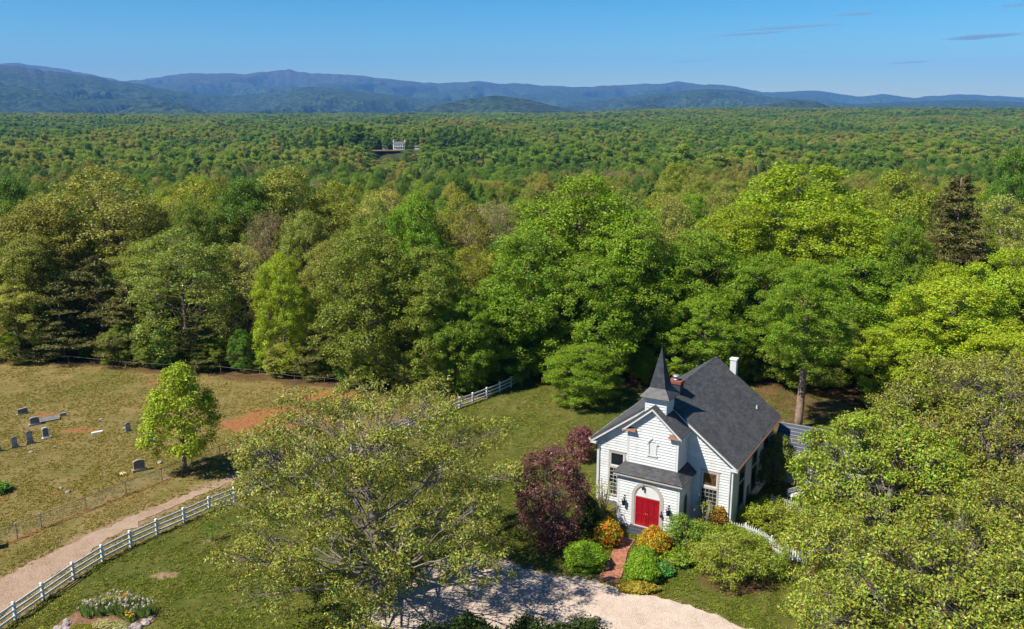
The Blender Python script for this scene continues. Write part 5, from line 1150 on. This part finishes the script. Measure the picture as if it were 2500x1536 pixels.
MB().hexa([(-0.36,-0.36,0.93),(0.36,-0.36,0.93),(0.36,0.36,0.93),(-0.36,0.36,0.93),(-0.28,-0.28,1.06),(0.28,-0.28,1.06),(0.28,0.28,1.06),(-0.28,0.28,1.06)]).build('cap', M['brownstone'], pil)

# ------------------------------------------------------------------ iris bed
BED = [(-27.3,46.2),(-26.8,47.7),(-25.4,48.6),(-23.2,48.4),(-21.7,47.4),(-21.7,46.3),(-22.7,45.2),(-24.6,44.6),(-26.4,44.9)]
tag(sheet('flower_bed', BED, 0.012, M['mulch'], 0.4, 0.08, 12), 'oval mulched iris bed edged with rocks on the front lawn', kind='structure')
IRNG = np.random.default_rng(21)
def iris(x, y, col, bloom, label, s=1.0, n=60, nb=6):
    root = tag(empty('iris_clump', (x, y, 0.03)), label, 'flowers', 'iris clumps in the rock-edged bed'); r = IRNG
    a = r.uniform(0, 6.28, n); q = r.uniform(0, 0.34, n)*s; P = np.stack([np.cos(a)*q, np.sin(a)*q, r.uniform(0.2, 0.34, n)*s], -1); A = np.stack([np.cos(a)*0.35, np.sin(a)*0.35, 1+0*a], -1)
    obj('leaves', leaf_mesh('iris_blade', P, np.stack([np.cos(a+1.5), np.sin(a+1.5), 0*a+.1], -1), 0.62*s, 0.06, r, 0.1, A), M['leaf'], root, color=col)
    if nb:
        B = np.stack([r.normal(size=nb)*0.22*s, r.normal(size=nb)*0.22*s, r.uniform(0.55, 0.85, nb)*s], -1); Q = np.repeat(B, 9, 0)+r.normal(size=(nb*9, 3))*0.035
        obj('blooms', leaf_mesh('iris_bloom', Q, r.normal(size=Q.shape)+np.array([0,0,.4]), 0.11, 0.08, r), M['leaf'], root, color=bloom); mb = MB()
        for b in B: mb.tube([(b[0]*0.4, b[1]*0.4, 0), tuple(b)], 0.008, 3, False)
        mb.build('stalks', M['leaf'], root, color=(0.1,0.15,0.05))
LAV = (0.26, 0.23, 0.42); YEL = (0.42, 0.27, 0.03); BLU = (0.28, 0.28, 0.48)
BLABEL = 'lavender bearded iris clump in the rock-edged bed'
for i, (x, y) in enumerate([(-26.2,47.2),(-25.8,46.8),(-25.5,47.5),(-25.1,46.9),(-24.7,47.7),(-24.4,47.0),(-24.0,47.6),(-23.7,46.8),(-23.3,47.5),(-23.0,46.7),(-22.7,47.3),(-22.4,46.8),(-22.2,47.2),(-25.0,48.0),(-24.0,48.1),(-23.2,48.0)]):
    iris(x, y, (0.075, 0.13, 0.065), LAV if i % 3 else BLU, BLABEL, 1.0+0.12*(i % 3))
iris(-23.0, 46.2, (0.08, 0.14, 0.05), YEL, 'yellow iris clump at the front right of the rock-edged bed', 0.95, 40, 5)
iris(-24.2, 47.9, (0.08, 0.14, 0.05), (0.42, 0.24, 0.05), 'orange-yellow iris clump in the middle of the rock-edged bed', 0.95, 30, 4)
shrub('lavender_mound', (-24.2, 45.7, 0.02), (0.85, 0.45, 0.4), 1500, 0.09, (0.25, 0.26, 0.2), 'silvery grey mound at the front of the iris bed', 31)
shrub('lavender_mound', (-23.3, 45.6, 0.02), (0.5, 0.35, 0.35), 800, 0.09, (0.24, 0.26, 0.22), 'small silvery mound right of the grey mound in the iris bed', 32)
shrub('white_flower_mound', (-25.0, 48.35, 0.02), (0.7, 0.35, 0.35), 1100, 0.09, (0.34, 0.34, 0.30), 'pale flowering mound at the back of the iris bed', 33)
shrub('sedum_patch', (-25.5, 45.5, 0.02), (0.8, 0.45, 0.16), 1500, 0.08, (0.14, 0.17, 0.02), 'flat yellow-green sedum at the front left of the iris bed', 34)
shrub('lawn_shrub', (-27.5, 44.7, 0.0), (0.4, 0.4, 0.6), 700, 0.11, (0.15, 0.18, 0.03), 'small yellow-green shrub left of the iris bed rocks', 35)
BR = [(-27.05,45.6,.34),(-26.75,45.95,.3),(-26.95,46.35,.26),(-26.5,45.55,.28),(-26.3,45.05,.34),(-26.7,45.1,.3),(-22.1,46.2,.36),(-22.5,45.8,.42),(-22.95,45.45,.34),(-21.95,46.65,.26),(-23.4,45.05,.32),(-22.3,45.5,.25)]
for i, (x, y, s) in enumerate(BR):
    o = obj('border_rock', rock_mesh('border_rock', 90+i, s, s*0.7, s*0.62), M['rock'], None, (x, y, 0.0), (0, 0, i*0.9)); tag(o, 'rough grey rock edging the left side of the iris bed' if x < -25 else 'rough brown rock edging the right side of the iris bed', 'rock', 'left border rocks' if x < -25 else 'right border rocks')
sap = broadleaf('sapling', 401, 1.3, 0.5, 0.3, 6, 24, 14, 0.11, 0.2, shape='oval', trunk_r=0.02, n_sides=3)
lone('sapling', sap, (-21.5, 56.3, 0), (0.08, 0.13, 0.03), 'tiny sapling in a bare patch by the white fence', 'tree')
wv_ = broadleaf('fence_weed', 409, 1.2, 0.4, 0.1, 6, 40, 16, 0.12, 0.2, shape='oval', trunk_r=0.02, n_sides=3)
lone('vine_clump', wv_, (-23.6, 74.5, 0), (0.07, 0.075, 0.03), 'dead vine clump on the chain-link fence right of the young tree', 'plant')
lone('vine_clump', wv_, (-21.7, 76.4, 0), (0.09, 0.09, 0.035), 'vine clump on the chain-link fence behind the front oak', 'plant', rz=1)

# ------------------------------------------------------------------ distant houses
def far_house(loc, W, D, H, label, rz=0.0, roofmat='house_roof', porch=True, chim=True):
    root = tag(empty('farmhouse', loc, rz), label, 'house'); x0, x1 = -W/2, W/2
    MB().box(x0, 0, -2, x1, D, H).build('wall', M['house_white'], root)
    r = MB(); r.prism([(0, -0.6, H), (0, D+0.6, H), (0, D/2, H+D*0.42)], (x0-0.4, 0, 0), (x1+0.4, 0, 0)); r.build('roof', M[roofmat], root)
    if chim:
        for sx in (-1, 1): MB().box(sx*(W/2+0.3)-0.6, D/2-0.9, -1, sx*(W/2+0.3)+0.6, D/2+0.9, H+D*0.42+2.0).build('chimney', M['house_white'], root)
    n = 5 if porch else 3
    for k in range(n):
        xc = x0+W*(k+0.5)/n
        for z in ((0.6, 2.9), (3.7, 5.2)) if H > 5 else ((1.0, 2.2),):
            wd = W/n*0.28; MB().box(xc-wd, -0.06, z[0], xc+wd, -0.003, z[1]).build('window', M['glass'], root)
    if porch:
        p = MB(); p.box(x0, -2.4, 3.3, x1, -0.07, 3.55); p.build('porch_roof', M['house_white'], root)
        for k in range(n+1): xx = x0+0.3+(W-0.6)*k/n; MB().box(xx-0.2, -2.3, -1.5, xx+0.2, -1.95, 3.3).build('porch_column', M['house_white'], root)
        MB().box(x0, -2.4, -1.6, x1, -0.07, 0.1).build('porch_floor', M['house_white'], root)
    return root
far_house((HOUSE[0]+0, HOUSE[1], -12.4), 12.0, 7.0, 5.6, 'distant white two-storey house with twin chimneys in the wooded valley', 0.05)
far_house((HOUSE[0]-16, HOUSE[1]+2, -12.6), 5.0, 4.0, 2.6, 'tiny white shed left of the distant twin-chimney house', 0.1, porch=False, chim=False)
far_house((HOUSE[0]+20, HOUSE[1]+4, -12.6), 6.0, 4.0, 2.6, 'tiny pale outbuilding right of the distant twin-chimney house', -0.1, porch=False, chim=False)
far_house((-113.0-62, 945, -15.5), 7.0, 5.0, 3.0, 'small pink-roofed shed on the red bank below the distant house', 0.1, 'barn_red', False, False)
tag(sheet('red_bank', [(HOUSE[0]-58, HOUSE[1]-34), (HOUSE[0]-20, HOUSE[1]-40), (HOUSE[0]+10, HOUSE[1]-36), (HOUSE[0]+8, HOUSE[1]-26), (HOUSE[0]-18, HOUSE[1]-24), (HOUSE[0]-54, HOUSE[1]-26)], -12.48, simple('red_clay', (0.26, 0.13, 0.065), 0.95, 0.35, 0.1), 4, 1.2, 3), 'bare red clay bank below the distant house', kind='structure')

# ------------------------------------------------------------------ the far forest, one mass
def far_forest():
    lib = bpy.data.collections.new('far_tree_shapes')
    shapes = []
    for i, (sd, shp, nl, nc, lf) in enumerate([(501,'dome',16,220,0.46),(503,'egg',18,220,0.44),(509,'oval',16,210,0.46)]):
        c, t = broadleaf('far_b%d' % i, sd, (17, 21, 18)[i], (5.5, 4.3, 5.0)[i], 2.0, nl, nc, 42, lf, 0.95, shape=shp, twigs=0.0, n_sides=3, width=0.7); shapes.append((c, 'leaf'))
    c, t = conifer('far_c', 521, 18, 4.0, 1.5, dens=0.22, layer=1.3, nl=0.95, wd=0.42, n_br=6, flatp=0.3); shapes.append((c, 'needle'))
    c, t = broadleaf('far_t', 523, 17, 5.5, 3.0, 16, 150, 16, 1.2, 1.0, twigs=0.0, n_sides=3, width=0.16); shapes.append((c, 'twig'))
    combos = []; TINT = []
    def add(si, col, w):
        me, mt = shapes[si]
        if not me.materials: me.materials.append(M[mt])
        o = bpy.data.objects.new('far_tree_%02d' % len(combos), me); lib.objects.link(o); combos.append(w); TINT.append(col)
    for si in (0, 1, 2):
        add(si, (0.092, 0.150, 0.022), 3.4); add(si, (0.125, 0.168, 0.026), 3.2); add(si, (0.140, 0.156, 0.034), 1.8); add(si, (0.165, 0.170, 0.036), 1.0); add(si, (0.056, 0.112, 0.026), 2.6); add(si, (0.175, 0.160, 0.065), 0.4)
    add(3, (0.062, 0.120, 0.030), 2.4); add(3, (0.045, 0.078, 0.026), 1.6); add(4, (0.11, 0.098, 0.08), 1.0); add(1, (0.15, 0.19, 0.03), 1.0)
    near_lib = [('b0', (0.085,0.125,0.026)), ('b1', (0.09,0.145,0.024)), ('b2', (0.115,0.14,0.03)), ('b4', (0.145,0.160,0.032)), ('s0', (0.132,0.14,0.038)), ('s1', (0.15,0.16,0.06)), ('t0', (0.11,0.098,0.08)), ('b1', (0.05,0.1,0.024)), ('b3', (0.115,0.165,0.02)), ('c2', (0.05,0.075,0.028))]
    nfar = len(combos)
    for k, (key, col) in enumerate(near_lib):
        me = PROTO[key][0]; o = bpy.data.objects.new('far_tree_%02d' % (nfar+k), me); lib.objects.link(o); TINT.append(col)
    rng = np.random.default_rng(99); pts = []; kinds = []; scl = []; rot = []; tints = []
    w_ = np.array(combos); 
    y_start = max(t[1] for t in TREES if t[1] < 149)-1 if False else WOOD_Y
    def ring(y0, y1, area, s, near=False):
        n = int(0.5*1.36*(y1*y1-y0*y0)/area); y = np.sqrt(rng.uniform(y0*y0, y1*y1, n)); x = rng.uniform(-0.68, 0.68, n)*y
        # jittered grid gives even cover
        g = math.sqrt(area); nx_ = int(1.36*y1/g); ny_ = int((y1-y0)/g)+1
        gx, gy = np.meshgrid(np.arange(nx_), np.arange(ny_)); x = (gx-nx_/2+rng.uniform(-.42, .42, gx.shape)+0.5*(gy % 2))*g; y = y0+(gy+rng.uniform(-.42, .42, gx.shape))*g
        x = x.ravel(); y = y.ravel(); k = (np.abs(x) < 0.68*y) & (y < y1) & (y >= y0)
        k &= ~((np.abs(x-HOUSE[0]+22) < 56) & (y > HOUSE[1]-46) & (y < HOUSE[1]+2) & (np.abs(x-HOUSE[0]+22) < 56))
        k &= ~((np.abs(x-HOUSE[0]) < 16) & (y > HOUSE[1]-60) & (y < HOUSE[1]+16))
        x = x[k]; y = y[k]; m = len(x); z = ground_z(x, y)-0.5
        stand = fbm(x/140+3, y/190, 71, 3); stand2 = fbm(x/80, y/120+7, 83, 3); u = rng.uniform(0, 1, m)
        PAL = np.array([(0.058, 0.112, 0.024), (0.082, 0.142, 0.022), (0.100, 0.152, 0.024), (0.122, 0.162, 0.028), (0.132, 0.150, 0.036), (0.140, 0.142, 0.044)])
        q = np.clip((0.66-stand)*10+rng.normal(size=m)*(1.25 if near else 0.9 if s < 1.4 else 0.5), 0, 4.99); qi = q.astype(int); qf = (q-qi)[:, None]
        tc = PAL[qi]*(1-qf)+PAL[np.minimum(qi+1, 5)]*qf
        pt = (u < (0.05 if s < 1.4 else 0.015))[:, None]; tc = np.where(pt, np.array([0.145, 0.150, 0.062]), tc); bare = (stand2 > 0.66) & (u > 0.55); tc = np.where(bare[:, None], np.array([0.105, 0.096, 0.075]), tc)
        con = (stand2 < 0.40) & (u > 0.35); tc = np.where(con[:, None], np.array([0.052, 0.092, 0.026])*rng.uniform(0.8, 1.3, (m, 1)), tc)
        tc = tc*rng.uniform(0.88, 1.12, (m, 1))*(1.0 if near else 1.08); tints.append(tc)
        if near:
            kk = nfar+rng.choice([0, 1, 2, 3, 7, 8, 4], m); kk = np.where(bare, nfar+6, kk); kk = np.where(con, nfar+9, kk)
            cl = fbm(x/24, y/30, 91, 2); sc_ = rng.uniform(0.7, 1.1, m)*(0.68+0.75*cl); S = np.stack([sc_, sc_, np.sqrt(sc_)*rng.uniform(0.68, 1.04, m)], -1); spi = (rng.uniform(0, 1, m) < 0.38)[:, None]; S = np.where(spi, S*np.array([0.72, 0.72, 1.16]), S)
            odd = rng.uniform(0, 1, m); tc = np.where((odd < 0.13)[:, None], np.array([0.050, 0.105, 0.022]), tc); tc = np.where((odd > 0.90)[:, None], np.array([0.150, 0.150, 0.058]), tc); tc = tc*rng.uniform(0.8, 1.2, (m, 1)); tints[-1] = tc
        else:
            kk = rng.choice([0, 6, 6, 12], m)+rng.integers(0, 6, m); kk = np.where(con, 18, kk); kk = np.where(bare, 20, kk)
            cl = fbm(x/(26*s), y/(40*s), 91, 2); sc_ = s*rng.uniform(0.75, 1.2, m)*(0.62+0.8*cl); S = np.stack([sc_, sc_, sc_**0.6*rng.uniform(0.78, 1.1, m)*(0.52 if s > 2 else 0.78 if s > 1.5 else 1.0)], -1)
        low = (np.abs(x-HOUSE[0]*y/HOUSE[1]+6) < 26) & (y > 560) & (y < HOUSE[1]); S[:, 2] *= np.where(low, np.where(y > HOUSE[1]-130, 0.36, 0.55), 1.0)
        pts.append(np.stack([x, y, z], -1)); kinds.append(kk); scl.append(S); rot.append(rng.uniform(0, 6.28, m))
    ring(y_start, 620, 56, 1, True); ring(620, 1500, 98, 1.36); ring(1500, 2600, 125, 1.75); ring(2600, 5200, 330, 2.7)
    P = np.concatenate(pts); K = np.concatenate(kinds); S = np.concatenate(scl); A = np.concatenate(rot)
    print('far trees', len(P))
    me = bpy.data.meshes.new('forest'); me.vertices.add(len(P)); me.vertices.foreach_set('co', P.astype(np.float32).ravel())
    a = me.attributes.new('kind', 'INT', 'POINT'); a.data.foreach_set('value', K.astype(np.int32))
    a = me.attributes.new('scl', 'FLOAT_VECTOR', 'POINT'); a.data.foreach_set('vector', S.astype(np.float32).ravel())
    a = me.attributes.new('rot', 'FLOAT_VECTOR', 'POINT'); a.data.foreach_set('vector', np.stack([A*0, A*0, A], -1).astype(np.float32).ravel())
    tc = np.concatenate(tints); tc = np.concatenate([tc, np.ones((len(K), 1))], 1)
    a = me.attributes.new('tint', 'FLOAT_COLOR', 'POINT'); a.data.foreach_set('color', tc.astype(np.float32).ravel())
    me.update(); o = obj('forest', me)
    ng = bpy.data.node_groups.new('forest_scatter', 'GeometryNodeTree'); ng.interface.new_socket('Geometry', in_out='INPUT', socket_type='NodeSocketGeometry'); ng.interface.new_socket('Geometry', in_out='OUTPUT', socket_type='NodeSocketGeometry')
    N = ng.nodes; gi = N.new('NodeGroupInput'); go = N.new('NodeGroupOutput'); ci = N.new('GeometryNodeCollectionInfo'); ci.inputs['Collection'].default_value = lib; ci.inputs['Separate Children'].default_value = True; ci.inputs['Reset Children'].default_value = True
    ip = N.new('GeometryNodeInstanceOnPoints'); ip.inputs['Pick Instance'].default_value = True
    def na(nm, ty): x = N.new('GeometryNodeInputNamedAttribute'); x.data_type = ty; x.inputs['Name'].default_value = nm; return x.outputs['Attribute']
    er = N.new('FunctionNodeEulerToRotation'); L = ng.links.new
    L(gi.outputs[0], ip.inputs['Points']); L(ci.outputs[0], ip.inputs['Instance']); L(na('kind', 'INT'), ip.inputs['Instance Index']); L(na('rot', 'FLOAT_VECTOR'), er.inputs[0]); L(er.outputs[0], ip.inputs['Rotation']); L(na('scl', 'FLOAT_VECTOR'), ip.inputs['Scale']); L(ip.outputs[0], go.inputs[0])
    md = o.modifiers.new('scatter', 'NODES'); md.node_group = ng
    tag(o, 'endless mixed spring forest rolling to the mountain foot', 'forest', kind='stuff')
WOOD_Y = max(t[1] for t in TREES)+1.0
far_forest()

# ------------------------------------------------------------------ grass tufts of the near ground
def grass():
    rng = np.random.default_rng(8); lib = bpy.data.collections.new('grass_shapes')
    for i in range(4):
        n = 16; a = rng.uniform(0, 6.28, n); q = rng.uniform(0, 0.13, n); P = np.stack([np.cos(a)*q, np.sin(a)*q, rng.uniform(0.02, 0.05, n)], -1)
        me = leaf_mesh('grass_tuft_%d' % i, P, rng.normal(size=(n, 3))*0.7+np.array([0, 0, 0.7]), 0.13, 0.035, rng, 0.1, np.stack([np.cos(a), np.sin(a), 0.5+0*a], -1)); me.materials.append(M['grass'])
        lib.objects.link(bpy.data.objects.new('grass_tuft_%d' % i, me))
    n = 110000; y = 38+(102-38)*rng.uniform(0, 1, n)**1.25; x = rng.uniform(-0.66, 0.42, n)*(y+8)
    back = np.interp(x, [p[0] for p in BACK], [p[1] for p in BACK]); k = (y < back-0.6+rng.normal(size=n)*0.7) & (x < 31)
    k &= ~inside(x, y, GRAVEL) & ~inside(x, y, BED)
    k &= seg_dist(x, y, ROAD_C) > np.interp(y, [p[1] for p in ROAD_C], ROAD_W)*rng.uniform(0.55, 1.15, n)
    cx = (x-11.305)*math.cos(YAW)-(y-60.244)*math.sin(YAW); cyy = (x-11.305)*math.sin(YAW)+(y-60.244)*math.cos(YAW)
    k &= ~((np.abs(cx) < 5.6) & (cyy > -3.6) & (cyy < 12)) & ~((cx > 5) & (cx < 14) & (cyy > 10.6) & (cyy < 16))
    k &= ~inside(x, y, path_l+path_r[::-1])
    bare = np.zeros(n)
    for bx, by, rx, ry in [(-22.6,80.8,5.6,3.2),(-18.5,88.6,4.4,1.8),(-41.2,78.4,2.0,0.8),(-23.1,51.6,0.9,0.45),(-46.9,82.6,1.8,0.6),(14.4,50.9,2.4,1.5)]: bare = np.maximum(bare, np.hypot((x-bx)/rx, (y-by)/ry) < 1.1)
    k &= ~((bare > 0) & (rng.uniform(0, 1, n) < 0.85)); dn = fbm(x/2.2, y/2.2, 55, 3); k &= rng.uniform(0, 1, n) < sstep(0.25, 0.6, dn)*0.9+0.1
    x = x[k]; y = y[k]; m = len(x); fx = np.interp(y, [p[1] for p in FENCE], [p[0] for p in FENCE]); lawn = x > fx
    big = fbm(x/6, y/6, 12, 3)[:, None]; rr = rng.uniform(0, 1, (m, 1))
    tan = np.array([0.150, 0.122, 0.090]); oli = np.array([0.102, 0.096, 0.042]); grn = np.array([0.066, 0.086, 0.022]); yel = np.array([0.105, 0.104, 0.042])
    t = np.clip((big-0.35)*2.2+rr*0.7-0.35, 0, 1); c = np.where(lawn[:, None], grn*(1-t)+yel*t, oli*(1-t)+tan*t)
    c = c*rng.uniform(0.85, 1.15, (m, 1))*np.where(lawn, 1+0.16*np.sin(2.6*x-1.3*y), 1.0)[:, None]*np.array([1.12, 1.12, 0.98]); c = np.concatenate([c, np.ones((m, 1))], 1)
    z = (fbm(x/3, y/3, 3, 3)-0.5)*0.05
    return x, y, z, c, lib, rng
def scatter(name, P, S, A, K, tint, lib, label, cat):
    me = bpy.data.meshes.new(name); me.vertices.add(len(P)); me.vertices.foreach_set('co', P.astype(np.float32).ravel())
    a = me.attributes.new('kind', 'INT', 'POINT'); a.data.foreach_set('value', K.astype(np.int32))
    a = me.attributes.new('scl', 'FLOAT_VECTOR', 'POINT'); a.data.foreach_set('vector', S.astype(np.float32).ravel())
    a = me.attributes.new('rot', 'FLOAT_VECTOR', 'POINT'); a.data.foreach_set('vector', np.stack([A*0, A*0, A], -1).astype(np.float32).ravel())
    a = me.attributes.new('tint', 'FLOAT_COLOR', 'POINT'); a.data.foreach_set('color', tint.astype(np.float32).ravel()); me.update(); o = obj(name, me)
    ng = bpy.data.node_groups['forest_scatter'].copy()
    for nd in ng.nodes:
        if nd.bl_idname == 'GeometryNodeCollectionInfo': nd.inputs['Collection'].default_value = lib
    md = o.modifiers.new('scatter', 'NODES'); md.node_group = ng; return tag(o, label, cat, kind='stuff')
gx_, gy_, gz_, gc_, glib, grng = grass()
gs = grng.uniform(0.7, 1.5, len(gx_)); print('grass', len(gx_))
scatter('grass', np.stack([gx_, gy_, gz_], -1), np.stack([gs, gs, gs], -1), grng.uniform(0, 6.28, len(gx_)), grng.integers(0, 4, len(gx_)), gc_, glib, 'short dry grass of the lawn and graveyard', 'grass')

# ------------------------------------------------------------------ haze and clouds
def haze():
    hz = MB(); hz.box(-16500, -600, -75, 16500, 22200, 1250); o = hz.build('haze', None); b = NB('haze'); v = b.n('ShaderNodeVolumePrincipled')
    v.inputs['Color'].default_value = (0.17, 0.46, 1.0, 1); v.inputs['Density'].default_value = 5.0e-5; v.inputs['Anisotropy'].default_value = 0.0
    b.l(v.outputs[0], b.out.inputs['Volume']); o.data.materials.append(b.m); tag(o, 'thin blue air haze over the valley', 'haze', kind='stuff'); return o
haze()
def clouds():
    b = NB('cloud'); v = b.n('ShaderNodeVolumePrincipled'); v.inputs['Color'].default_value = (0.46, 0.56, 0.66, 1); v.inputs['Density'].default_value = 0.0016; b.l(v.outputs[0], b.out.inputs['Volume'])
    D = [(6803,2176,930,38,'flat grey wisp of cloud, lowest of the left trio'),(8019,2359,1318,30,'long thin grey streak of cloud, middle of the left trio'),(9902,2722,716,40,'small grey wisp of cloud at the upper end of the left trio'),(13564,2105,1321,60,'long grey streak of cloud at the right edge'),(11538,1390,544,34,'small flat cloud low in the right sky'),(5129,1425,544,14,'faint cloud streak just above the ridge'),(8493,1690,301,12,'faint short cloud streak in the middle right sky'),(14486,2970,536,55,'small cloud in the top right corner')]
    for i, (x, z, hw, th, lab) in enumerate(D):
        m = MB(); n = 24; r = random.Random(i+3); rings = []
        prof = [(0.0, -1.0), (0.5, -0.8), (0.85, -0.4), (1.0, 0.0), (0.8, 0.45), (0.45, 0.85), (0.0, 1.0)]
        ph = [r.uniform(0, 6) for _ in range(4)]
        for rr, zz in prof:
            for k in range(n):
                a = 2*math.pi*k/n; w_ = 1+0.18*math.sin(2*a+ph[0])+0.14*math.sin(5*a+ph[1]); xx = rr*w_*math.cos(a); m.v.append((xx*hw, rr*w_*math.sin(a)*hw*0.45, (zz*(1+0.3*math.sin(3*a+ph[2])))*th+0.06*hw*xx))
        for q in range(len(prof)-1):
            for k in range(n): k2 = (k+1) % n; m.f.append((q*n+k, q*n+k2, (q+1)*n+k2, (q+1)*n+k))
        tag(m.build('cloud', b.m, None, True, loc=(x, 26000, z)), lab, 'cloud', 'thin clouds')
clouds()
print('objects', len(bpy.data.objects), 'tris', sum(len(m.loops)-2*len(m.polygons) for m in bpy.data.meshes))
